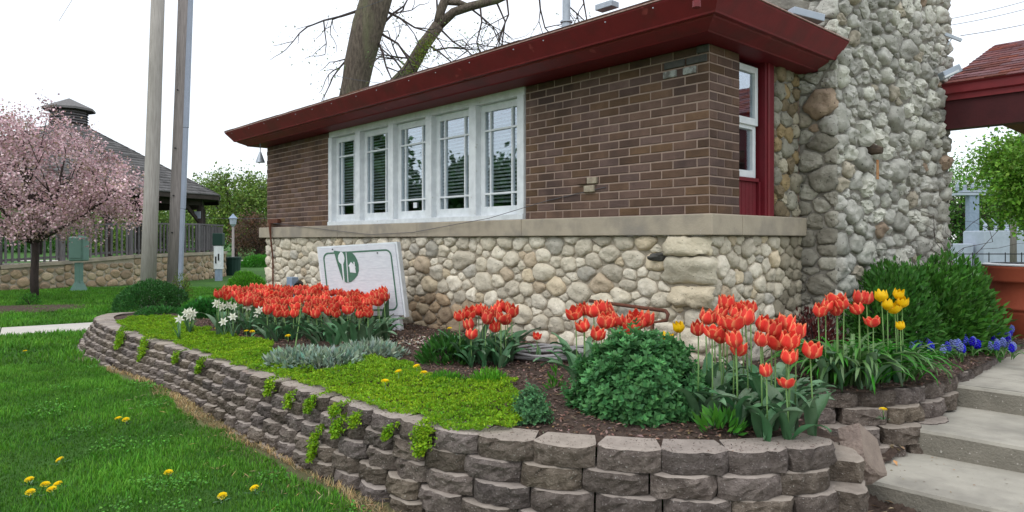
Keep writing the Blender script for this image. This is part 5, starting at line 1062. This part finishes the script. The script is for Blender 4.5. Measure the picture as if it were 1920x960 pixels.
# ================================================================= gazebo with railed stone platform
gz = Vector((-15.05, 23.8, .15)); gaz = empty('gazebo', gz, 'grey shingled gazebo with a louvred cupola behind the cherry tree', 'gazebo')
RE = 5.1; ezg = HC + 1.50; rzg = HC + 3.90; verts8 = [Vector((math.cos(k * math.pi / 4), math.sin(k * math.pi / 4), 0)) for k in range(8)]
g0 = Vector((gz.x, gz.y, 0))
mb = MB(); vs = [g0 + q * RE + ZU * ezg for q in verts8] + [g0 + q * .45 + ZU * rzg for q in verts8]; mb.add(vs, [(k, (k + 1) % 8, 8 + (k + 1) % 8, 8 + k) for k in range(8)]); grf = mb.build('roof', M['shingle_grey'], gaz)
mb = MB(); mb.add([g0 + q * RE * .97 + ZU * (ezg - .02) for q in verts8] + [g0 + ZU * (rzg - .4)], [(k, (k + 1) % 8, 8) for k in range(8)]); mb.build('roof_underside', M['wood_dark'], gaz)
for k in (5, 6, 7, 0, 1, 4):
    a, b = verts8[k], verts8[(k + 1) % 8]; shingle_strip(g0 + a * (RE + .02) + ZU * (ezg + .01), g0 + b * (RE + .02) + ZU * (ezg + .01), g0 + a * .45 + ZU * (rzg + .01), g0 + b * .45 + ZU * (rzg + .01), 24, 14, M['shingle_grey'], 'shingle', grf, thick=.03, limit=0)
for k in range(8):
    a, b = verts8[k], verts8[(k + 1) % 8]; m1 = MB(); m1.bar(g0 + a * (RE - .03) + ZU * (ezg - .07), g0 + b * (RE - .03) + ZU * (ezg - .07), .04, .15); m1.build('fascia', M['wood_dark'], gaz)
    m1 = MB(); m1.bar(g0 + a * 4.45 + ZU * (ezg - .22), g0 + b * 4.45 + ZU * (ezg - .22), .12, .22); m1.build('beam', M['wood_dark'], gaz)
    m1 = MB(); m1.tube([g0 + a * 4.45 + ZU * .9, g0 + a * 4.45 + ZU * (ezg - .33)], .11, 8); m1.build('post', M['wood_dark'], gaz)
    for sg_ in (-1, 1):
        dd = (verts8[(k + sg_) % 8] - a).normalized(); m1 = MB(); m1.bar(g0 + a * 4.45 + dd * .08 + ZU * (ezg - .85), g0 + a * 4.45 + dd * .6 + ZU * (ezg - .34), .08, .1); m1.build('brace', M['wood_dark'], gaz)
for (zc, Rc, ap) in ((HC + 4.40, .95, .55),):
    cup = MB(); cup.add([g0 + q * .55 + ZU * (rzg - .25) for q in verts8] + [g0 + q * .55 + ZU * zc for q in verts8], [(k, (k + 1) % 8, 8 + (k + 1) % 8, 8 + k) for k in range(8)]); cw = cup.build('cupola', M['wood_dark'], gaz)
    for j in range(6):
        zj = rzg + .05 + j * .085
        m1 = MB(); vs = [g0 + q * .60 + ZU * zj for q in verts8] + [g0 + q * .55 + ZU * (zj + .06) for q in verts8]; m1.add(vs, [(k, (k + 1) % 8, 8 + (k + 1) % 8, 8 + k) for k in range(8)]); m1.build('louvre', M['wood_grey'], cw)
    m1 = MB(); m1.add([g0 + q * .80 + ZU * (zc - .02) for q in verts8] + [g0 + q * .80 + ZU * (zc + .05) for q in verts8] + [g0 + ZU * (zc + .42)], [(k, (k + 1) % 8, 8 + (k + 1) % 8, 8 + k) for k in range(8)] + [(8 + k, 8 + (k + 1) % 8, 16) for k in range(8)]); cr_ = m1.build('cupola_roof', M['shingle_grey'], gaz)
m1 = MB(); q = g0 + verts8[0] * 4.45; m1.box(q + Vector((-.02, -.14, HC + .85)), (.2, .02, .24)); m1.build('notice', M['lightgrey'], gaz)
# platform wall
PW = [Vector((-17.2, 15.0, 0)), G(0, 547, .15), G(120, 541, .15), G(250, 534, .15), G(330, 528, .15), Vector((-10.2, 23.0, 0)), Vector((-10.3, 25.2, 0))]
PZ = [.66, .72, .80, .93, .95, .96, .96]
plat = empty('stone_platform', (PW[2].x, PW[2].y, .15), 'low tan fieldstone platform wall with a grey coping under the gazebo', 'wall'); store = []
for k in range(len(PW) - 1):
    a, b = PW[k].copy(), PW[k + 1].copy(); a.z = b.z = 0; d_ = (b - a); L = d_.length; d_.normalize(); nr = Vector((d_.y, -d_.x, 0)); za, zb_ = PZ[k], PZ[k + 1]
    m1 = MB(); m1.add([a + ZU * .05, b + ZU * .05, b + ZU * zb_, a + ZU * za, a - nr * .3 + ZU * .05, b - nr * .3 + ZU * .05, b - nr * .3 + ZU * zb_, a - nr * .3 + ZU * za], [(0, 1, 2, 3), (3, 2, 6, 7), (5, 4, 7, 6)]); m1.build('wall_core', M['stone_mortar'], plat)
    m1 = MB(); m1.bar(a + ZU * (za + .05) - nr * .12, b + ZU * (zb_ + .05) - nr * .12, .36, .09); m1.build('coping', M['ledge'], plat)
    if k < len(PW) - 1:
        collect(store, L, min(za, zb_) - .13, [(.13, 10), (.10, 80), (.07, 60)], 30 + k, 1.25, (lambda a_, d2, n2: lambda x, y, o: a_ + d2 * x + n2 * o + ZU * (.13 + y))(a, d_, nr), 'warm', M['stone'], gap=.012, dk=.35, n=10)
STONE_COL['warm']
emit(store, plat, 'stone', 260)
m1 = MB(); m1.add([PW[0] + Vector((0, 0, .6)), PW[2] + Vector((0, 0, .6)), PW[4] + Vector((0, 0, .6)), PW[6] + Vector((0, 0, .6)), Vector((-18, 27, .6)), Vector((-22, 20, .6))], [(0, 1, 2, 3, 4, 5)]); m1.build('floor', M['concrete'], plat)
rail = empty('wooden_railing', (PW[2].x, PW[2].y, .8), 'weathered grey wooden railing with upright balusters on the stone platform', 'railing')
bal = bpy.data.meshes.new('baluster'); m1 = MB(); m1.box((0, 0, .43), (.05, .035, .86)); bal.from_pydata(m1.v, [], m1.f); bal.materials.append(M['wood_grey'])
for k in range(len(PW) - 1):
    a, b = PW[k].copy(), PW[k + 1].copy(); a.z = PZ[k] + .09; b.z = PZ[k + 1] + .09; d_ = (b - a); L = Vector((d_.x, d_.y, 0)).length; nr = Vector((d_.y, -d_.x, 0)).normalized(); of = -nr * .12
    m1 = MB(); m1.bar(a + of + ZU * .93, b + of + ZU * .93, .12, .05); m1.build('top_rail', M['wood_grey'], rail); m1 = MB(); m1.bar(a + of + ZU * .12, b + of + ZU * .12, .06, .06); m1.build('bottom_rail', M['wood_grey'], rail)
    m1 = MB(); m1.box(a + of + ZU * .45, (.13, .13, 1.0)); m1.build('newel_post', M['wood_grey'], rail, bevel=.01)
    nb = int(L / .135)
    for j in range(1, nb):
        f = j / nb; p = a.lerp(b, f) + of + nr * (.04); o = link('baluster', bal, rail, p, p - ORG[rail] + ZU * random.uniform(.0, .06)); o.rotation_euler = (0, 0, math.atan2(d_.y, d_.x)); 
# ================================================================= background left
G1 = 'trees far behind the gazebo'
def rtree(u, vb, vt, Y, rw_, col, label, nleaf=9000, leaf=.16, name='leafy_tree', group=None, rad=.16, ncl=60, m='leaf', zb=.15, low=.25, **kw):
    b = Vector(((u - 960) / F * Y, Y, zb)); zt = W(u, vt, Y).z; h = zt - zb; return tree(name, b, h, rad, (b.x, b.y, zb + h * (.5 + low * .5)), (rw_, rw_, h * (.5 - low * .5)), ncl, nleaf, leaf, M[m], col, label, group=group, **kw)
rtree(440, 480, 325, 48, 2.7, (1.9, 1.15, 1.0), 'bright green leafy tree between the gazebo and the building', 11000, .20, ncl=90)
rtree(395, 480, 350, 56, 2.6, (1.5, 1.0, .9), 'green tree close behind the gazebo eave', 10000, .22)
rtree(490, 478, 350, 60, 2.8, (1.2, .85, .8), 'darker green tree partly behind the building corner', 10000, .22)
rtree(478, 470, 405, 40, 1.25, (1.9, .42, 1.3), 'small purple-pink flowering tree at the building corner', 6000, .12, 'crabapple_tree', low=.1, ncl=40)
rtree(300, 480, 385, 60, 3.4, (1.6, 1.05, .8), 'green tree seen under the gazebo roof between the poles', 9000, .24, low=.05)
rtree(230, 480, 395, 70, 5.0, (1.9, 1.2, 1.0), 'wide pale green tree seen under the gazebo roof', 9000, .28, low=.0)
rtree(120, 480, 380, 75, 6, (.7, .9, .5), 'dark green tree seen through the railing behind the cherry', 9000, .3, low=.0)
rtree(20, 480, 370, 80, 6, (.8, 1.0, .5), 'green tree at the far left horizon behind the cherry', 9000, .3, low=.0)
shrub('round_bush', Vector(((482 - 960) / F * 34, 34, .15)), .75, .75, .55, 4000, .09, M['leaf'], (.8, 1.3, .5), 'clipped round green bush at the end of the far path')
hd = MB()
def hedge(name, x0, x1, y, d_, z0_, h, n, leaf, base, label):
    P = np.stack([rng.uniform(x0, x1, n), y + rng.uniform(-d_, d_, n), z0_ + h * rng.uniform(0, 1, n) ** .7], 1); lump = np.array([noise.noise(Vector((a * .25, b * .2, 0))) for a, b in P[:, :2]]); P[:, 2] = z0_ + (P[:, 2] - z0_) * (1 + .6 * lump)
    L = leaf * rng.uniform(.6, 1.3, n); V, T = leaf_geo(P, nrm(rng.normal(0, 1, (n, 3))), nrm(rng.normal(0, 1, (n, 3)) + np.array([0, 0, .6])), L, L * .6); o = np_mesh(name, V, T, M['leaf'], None, tint(n, 4, base, .35, .15)); return tag(o, label, 'trees', kind='stuff')
hedge('far_undergrowth', -70, 0, 78, 3, .1, 4.2, 26000, .34, (.42, .6, .4), 'dark undergrowth along the far edge of the park at left')
hedge('far_woods', -220, 160, 210, 8, .1, 7, 26000, .9, (.45, .62, .42), 'line of distant woods on the horizon')
lp = G(436, 490, .15); lp = Vector(((437 - 960) / F * 36, 36, .15)); lpo = empty('street_lamp', lp, 'brown lamp post with a lantern head between gazebo and building', 'street lamp')
m1 = MB(); m1.tube([lp, lp + ZU * .3, lp + ZU * .35, lp + ZU * 2.0], [.14, .12, .07, .055], 10); m1.build('post', M['pole_brown'], lpo, smooth=True); m1 = MB(); m1.lathe(lp + ZU * 2.0, [(.06, 0), (.16, .12), (.19, .42)], 8); m1.build('lantern', M['lightgrey'], lpo); m1 = MB(); m1.lathe(lp + ZU * 2.42, [(.24, 0), (.1, .14), (.02, .24)], 8); m1.build('cap', M['bluegrey'], lpo)
bn = Vector(((437 - 960) / F * 26, 26, .15)); m1 = MB(); m1.lathe(bn, [(0, 0), (.25, 0), (.28, .60), (.30, .62), (.30, .68), (0, .68)], 14); tag(m1.build('litter_bin', M['dark_green']), 'dark green litter bin on the grass beyond the platform', 'bin')
ps = Vector(((410 - 960) / F * 22.5, 22.5, .15)); pso = empty('dispenser_post', ps, 'green dispenser box above a white panel at the platform end', 'dispenser')
m1 = MB(); m1.box(ps + ZU * .75, (.24, .2, .75)); m1.build('white_panel', M['white'], pso, bevel=.01); m1 = MB(); m1.box(ps + ZU * 1.33, (.32, .24, .40)); m1.build('box', M['dark_green'], pso, bevel=.02); m1 = MB(); m1.box(ps + ZU * .2, (.18, .16, .4)); m1.build('base', M['bluegrey'], pso)
for a in (-.05, .04): m1 = MB(); m1.box(ps + Vector((a, -.105, .72 + a)), (.045, .01, .22)); m1.build('icon', M['black'], pso)
# ================================================================= big tree behind the roof
bt = Vector(((655 - 960) / F * 17, 17, .2)); bto = empty('old_tree', bt, 'huge bare old tree with a thick leaning trunk behind the roof', 'tree'); m1 = MB()
trunk = [bt, W(655, 300, 17), W(660, 190, 17), W(672, 120, 17), W(690, 50, 17), W(712, -20, 17), W(725, -90, 17)]
m1.tube(trunk, [.45, .34, .30, .33, .40, .36, .25], 22, wob=.25); m1.build('trunk', M['bark'], bto, smooth=True)
bt2 = Vector(((745 - 960) / F * 19, 19, .2)); bt2o = empty('old_tree', bt2, 'bare forked tree with mossy limbs behind the roof ridge', 'tree'); m1 = MB()
def limb(m_, pts, Y, r, n=10): m_.tube([W(u, v, Y) for u, v in pts], r, n, wob=.3)
m1.tube([bt2, W(735, 260, 19), W(740, 158, 19)], [.42, .36, .28], 12, wob=.3); m1.tube([W(740, 165, 19), W(768, 132, 19), W(795, 85, 19), W(822, 48, 19)], [.24, .20, .17, .17], 12, wob=.3); m1.build('trunk', M['bark'], bt2o, smooth=True); m1 = MB()
limb(m1, [(822, 48), (826, 20), (835, 0), (850, -40)], 19, [.14, .13, .12, .09]); limb(m1, [(822, 48), (850, 22), (880, 12), (930, 0), (990, -25)], 19, [.13, .12, .12, .11, .08]); limb(m1, [(835, 5), (860, 5), (880, 12)], 19, [.07, .08, .07]); m1.build('limbs', M['bark'], bt2o, smooth=True)
m1 = MB(); m2 = MB(); ltips = []
def twig(m_, p, d_, L, r, dep, Y):
    q = p; pts = [p]; 
    for i in range(3): d_ = (d_ + Vector((random.gauss(0, .28), random.gauss(0, .2), random.gauss(-.02, .22)))).normalized(); q = q + d_ * L / 3; pts.append(q)
    m_.tube(pts, [r, r * .8, r * .65, r * .45], 5, cap=False); ltips.append(pts[-1]); ltips.append(pts[2])
    if dep:
        for i in range(3): twig(m_, pts[1 + i % 3], (d_ + Vector((random.gauss(0, .8), random.gauss(0, .4), random.gauss(-.1, .6)))).normalized(), L * .62, r * .55, dep - 1, Y)
for u, v, Y, dx, dz, L in [(718, 45, 17, .5, .5, 1.1), (712, 62, 17, .9, -.4, 1.5), (706, 70, 17, .8, -.8, 1.4), (722, 20, 17, .6, -.2, 1.2), (664, 90, 17, -.7, -.8, .9), (672, 20, 17, -.9, -.35, 1.3)]: twig(m2, W(u, v, Y), Vector((dx, 0, dz)).normalized(), L, .035, 2, Y)
m2.build('twigs', M['bark_dark'], bto); nA = len(ltips)
for u, v, Y, dx, dz, L in [(800, 82, 19, .8, -.4, 1.3), (826, 55, 19, .6, -.8, 1.4), (812, 95, 19, .7, .1, 1.3), (900, 10, 19, .2, -1, 1.7), (930, 2, 19, .35, -.9, 1.8), (950, -5, 19, .3, -1, 1.5), (820, 20, 19, -.2, .9, 1.1), (880, 14, 19, .4, -.7, 1.2), (770, 130, 19, -.6, .7, 1.2), (780, 110, 19, -.8, .3, 1.2), (1010, -15, 19, .3, -1, 1.5), (1050, -20, 19, .2, -1, 1.2), (1090, -20, 19, .1, -1, 1.2), (760, 140, 19, -.3, 1, 1.5)]: twig(m1, W(u, v, Y), Vector((dx, 0, dz)).normalized(), L, .03, 2, Y)
m1.build('twigs', M['bark_dark'], bt2o)
def tips_leaves(tips, per, own, lf=.07, base=(2.6, 1.3, 2.4), sd=.16):
    A_ = np.repeat(np.array([tuple(t) for t in tips]), per, 0); n = len(A_); P = A_ + rng.normal(0, sd, (n, 3)); L = lf * rng.uniform(.5, 1.2, n); V, T = leaf_geo(P, nrm(rng.normal(0, 1, (n, 3))), nrm(rng.normal(0, 1, (n, 3))), L, L * .5); o = np_mesh('young_leaves', V, T, M['leaf'], own, tint(n, 4, base, .3, .15)); o['kind'] = 'stuff'
tips_leaves(ltips[:nA], 3, bto); tips_leaves(ltips[nA:], 3, bt2o)
mossp = [W(768 + random.gauss(0, 5) + k, 132 - k * 1.4 + random.gauss(0, 6), 18.7) for k in range(0, 45, 1)]; tips_leaves(mossp, 14, bt2o, .07, (3.4, 1.35, .8), .10)
# ================================================================= background right
rtree(1968, 470, 235, 15, 1.25, (2.1, 1.6, .9), 'bright green maple at the right edge beyond the canopy', 26000, .095, 'maple_tree', rad=.10, ncl=90, zb=.42, low=.42)
for u, vt, Y, rw_, lb_ in [(1800, 300, 60, 4.5, 'half bare brownish tree right beside the tower edge'), (1850, 310, 66, 5, 'half bare brownish tree behind the switchyard column'), (1910, 330, 70, 5, 'half bare brownish tree behind the maple')]: rtree(u, 480, vt, Y, rw_, (1.3, 1.2, .75), lb_, 5500, .26, 'budding_tree', nbr=60, ncl=80, low=.02, zb=.4)
hedge('right_undergrowth', 30, 75, 58, 3, .3, 4.0, 9000, .3, (.55, .65, .4), 'brown-green undergrowth behind the electrical equipment')
so = Vector(((1823 - 960) / F * 30, 30, .4)); sub = empty('switchgear_column', so, 'blue-grey steel column topped with insulators beyond the canopy', 'switchgear')
m1 = MB(); m1.box(so + ZU * 1.5, (.42, .3, 3.0)); m1.build('column', M['bluegrey'], sub, bevel=.02); m1 = MB(); m1.box(so + ZU * 3.02, (1.5, .4, .10)); m1.box(so + ZU * 3.14, (1.0, .3, .08)); m1.build('cross_arm', M['lightgrey'], sub)
for k in range(5): a = -.65 + k * .33; m1 = MB(); p = so + Vector((a, 0, 3.18)); m1.tube([p + ZU * (.03 * j) for j in range(10)] , [.05, .09, .05, .09, .05, .09, .05, .08, .05, .07], 8); m1.tube([p + ZU * .27, p + ZU * .42 + Vector((.1, 0, 0))], .03, 6); m1.build('insulator', M['lightgrey'], sub)
t0o = Vector(((1870 - 960) / F * 26, 26, .4)); tr_ = empty('transformer', t0o, 'pale blue-grey transformer with insulators beyond the fence', 'transformer')
m1 = MB(); m1.box(t0o + Vector((.2, 0, .75)), (2.2, 1.2, 1.3)); m1.build('tank', M['lightgrey'], tr_, bevel=.03); m1 = MB(); m1.box(t0o + Vector((-1.45, .2, .5)), (.9, .8, .85)); m1.build('cabinet', M['lightgrey'], tr_, bevel=.03)
for k in range(4): m1 = MB(); p = t0o + Vector((-.45 + k * .4, 0, 1.4)); m1.tube([p + ZU * (.04 * j) for j in range(8)], [.05, .08, .05, .08, .05, .08, .05, .04], 8); m1.tube([p + ZU * .28, p + Vector((-.16, 0, .46))], .018, 6); m1.build('insulator', M['lightgrey'], tr_)
m1 = MB(); q = Vector(((1900 - 960) / F * 20, 20, .4)); m1.tube([q, q + ZU * 1.6, q + ZU * 2.8], [.09, .08, .07], 10); tag(m1.build('wooden_post', M['pole_brown'], None, smooth=True), 'brown wooden post under the bright green maple', 'post')
fn = empty('metal_fence', Vector(((1850 - 960) / F * 18, 18, .42)), 'dark metal fence in front of the transformer', 'fence')
for k in range(13): m1 = MB(); p = Vector((11.0 + k * .42, 18, .42)); m1.tube([p, p + ZU * .72], .012, 5); m1.build('fence_post', M['black'], fn)
for z_ in (.68, .35): m1 = MB(); m1.tube([Vector((10.8, 18, .42 + z_)), Vector((16.2, 18, .42 + z_))], .014, 5); m1.build('rail', M['black'], fn)
hedge('low_hedge', 9.0, 16, 14, .35, .4, .32, 5000, .06, (1.1, 1.5, .5), 'low clipped green hedge beyond the planter')
# climbing twigs on tower foot
m1 = MB(); ltips = []
for k in range(7): p = W(1690 + k * 22, 540, 7.0); twig(m1, p, Vector((random.gauss(0, .3), 0, 1)).normalized(), .8, .005, 1, 7)
tw_ = tag(m1.build('bare_twigs', M['bark_dark']), 'thin bare twigs rising before the foot of the stone tower', 'twigs')
# ================================================================= overhead wires
def wire(p, q, sag, label, r=.008):
    m1 = MB(); m1.tube([p.lerp(q, t / 12) - ZU * sag * 4 * (t / 12) * (1 - t / 12) for t in range(13)], r, 5, cap=False); return tag(m1.build('overhead_wire', M['wire']), label, 'wire')
wire(W(1772, 37, 14), W(2000, -22, 14), .05, 'topmost thin wire in the sky right of the tower', .006); wire(W(1765, 50, 14), W(2000, -5, 14), .05, 'middle thin wire in the sky right of the tower', .006); wire(W(1801, 67, 7.45), W(2000, 27, 9), .02, 'lowest wire running from the tower bracket to the right', .004)
wire(W(555, 55, 15), W(750, -12, 15), .03, 'thin wire crossing in front of the thick leaning trunk', .006); wire(W(620, 140, 16), W(740, 158, 16), .03, 'thin wire low across the thick trunk above the roof edge', .006)
wire(W(110, 0+40, 40), W(160, -40, 40), .0, 'faint wire in the sky at the far left', .012)
wire(W(380, 408, 30), W(520, 408, 30), .05, 'thin wire passing behind the lamp post', .008)
# ================================================================= trees left of the frame that the windows mirror
for i, (x, y, h, r) in enumerate([(-33, 6, 7, 3.2), (-34, 12, 6, 3.4), (-31, 18, 7.5, 3), (-36, 24, 6.5, 3.5), (-36, 0, 7, 3.4)]):
    b = Vector((x, y, 0)); tree('leafy_tree', b, h, .25, (x, y, h * .58), (r, r, h * .42), 60, 14000, .42, M['leaf'], (.4, .55, .35), 'broad dark green tree in the row far left of the lawn, ' + ['second nearest', 'middle one', 'second farthest', 'farthest one', 'nearest one'][i], group='trees left of the lawn', nbr=8)

# every flower of the smaller groups gets its own label, by its place in its clump
ORD = ['leftmost', 'second', 'third', 'fourth', 'fifth', 'sixth', 'seventh', 'eighth', 'ninth', 'tenth', 'eleventh', 'twelfth', 'thirteenth', 'fourteenth', 'fifteenth', 'sixteenth', 'seventeenth', 'eighteenth', 'nineteenth', 'twentieth', 'twenty-first', 'twenty-second', 'twenty-third', 'twenty-fourth', 'twenty-fifth']
for g_, base_ in [(gb, 'red tulip %s in the middle clump before the pale fieldstones'), (gc, 'orange-red tulip %s in the clump behind the catmint'), (gd, 'orange-edged red tulip %s in the near clump right of catmint'), (ge, 'red tulip %s of those above the strap leaves'), ('yellow tulips before the green shrub', 'yellow tulip %s in the bunch before the green shrub'), ('white daffodils by the tulips', 'white daffodil %s at the left edge of the red clump'), (gl, 'yellow dandelion %s in the loose group at lower left lawn'), ('grape hyacinths by the strap leaves', 'blue grape hyacinth %s in the small bunch by strap leaves'), ('grape hyacinths under the big shrub', 'blue grape hyacinth %s in the sparse patch under the shrub')]:
    L_ = [o for o in bpy.data.objects if o.get('group') == g_ and o.parent is None]; L_.sort(key=lambda o: o.location.x / o.location.y)
    for i, o in enumerate(L_): o['label'] = base_ % (ORD[i] if i == 0 else ('rightmost' if i == len(L_) - 1 else ORD[i] + ' from left'))

# ================================================================= litter and small growth
def scatter(name, n, x0, x1, y0, y1, cond, zf, m, base, leaf, label, cat, flat=.3, lw=.5):
    x = rng.uniform(x0, x1, n); y = rng.uniform(y0, y1, n); k = cond(x, y); x, y = x[k], y[k]; n = len(x); z = zf(x, y)
    D = nrm(np.stack([rng.normal(0, 1, n), rng.normal(0, 1, n), rng.normal(0, flat, n)], 1)); U = nrm(rng.normal(0, flat, (n, 3)) + np.array([0, 0, 1])); L = leaf * rng.uniform(.5, 1.5, n)
    V, T = leaf_geo(np.stack([x, y, z], 1), D, U, L, L * lw); return tag(np_mesh(name, V, T, m, None, tint(n, 4, base, .3, .15)), label, cat, kind='stuff')
cx_ = rng.uniform(-4, .8, 60); cy_ = rng.uniform(3.3, 7, 60); cr2 = rng.uniform(.05, .22, 60)
def clov(x, y):
    d = np.min(np.hypot(x[:, None] - cx_[None], y[:, None] - cy_[None]) / cr2[None], 1); return (d < rng.uniform(.2, 1.1, len(x))) & lawn_ok(x, y)
scatter('clover', 90000, -4.5, 1.1, 3, 7.2, clov, lambda x, y: lawn_z(x, y) + rng.uniform(.022, .045, len(x)), M['leaf'], (1.3, 1.55, .8), .014, 'small clover patches growing through the lawn grass', 'clover', .4, .9)
top_ok = lambda x, y: (dist_path(x, y, 4) < .20) & inpoly(x, y, bed_poly) & (rng.random(len(x)) < .25 + .5 * np.array([noise.noise(Vector((a * 4, b * 4, 1))) for a, b in zip(x, y)]))
scatter('soil_crumbs', 30000, -1.6, 1.7, 2.95, 5, top_ok, lambda x, y: np.full(len(x), WT + .001), M['chips'], (.9, .85, .8), .009, 'crumbs of soil and bark scattered on the block tops', 'debris', .2, .5)
scatter('straw_bits', 2200, -3, 1.2, 2.7, 6.5, lambda x, y: (dist_path(x, y, 4) < .5) & ~inpoly(x, y, bed_poly), lambda x, y: lawn_z(x, y) + .02, M['dry'], (1, 1, 1), .05, 'loose straw bits lying where lawn meets the block wall', 'debris', .3, .08)
scatter('step_grit', 1500, 1.9, 4.4, 2.7, 6, lambda x, y: ((x - S1.x) * sb.x + (y - S1.y) * sb.y < .7) & ((x - S1.x) * sb.x + (y - S1.y) * sb.y > .01) & ((x - S1.x) * sf.x + (y - S1.y) * sf.y > .01) & (rng.random(len(x)) < np.exp(-((x - S1.x) * sf.x + (y - S1.y) * sf.y) * 3)), lambda x, y: np.full(len(x), HC - 1.296), M['dead_leaf'], (.8, .7, .6), .014, 'grit and leaf crumbs on the lowest concrete step', 'debris', .2, .5)
wm1 = MB()
for k in range(16):
    p = Vector((random.uniform(1.66, 1.95), random.uniform(3.0, 3.45), .07)); q = p + Vector((random.uniform(-.12, .12), random.uniform(-.12, .12), random.uniform(.01, .08))); wm1.tube([p, p.lerp(q, .5) + ZU * .02, q], [.003, .003, .001], 4)
tag(wm1.build('dead_twigs', mat('dead_twig', (.38, .28, .19), (.28, .2, .13), 20, .9, 0)), 'dry pinkish twigs in the corner below the tipped block', 'twigs')
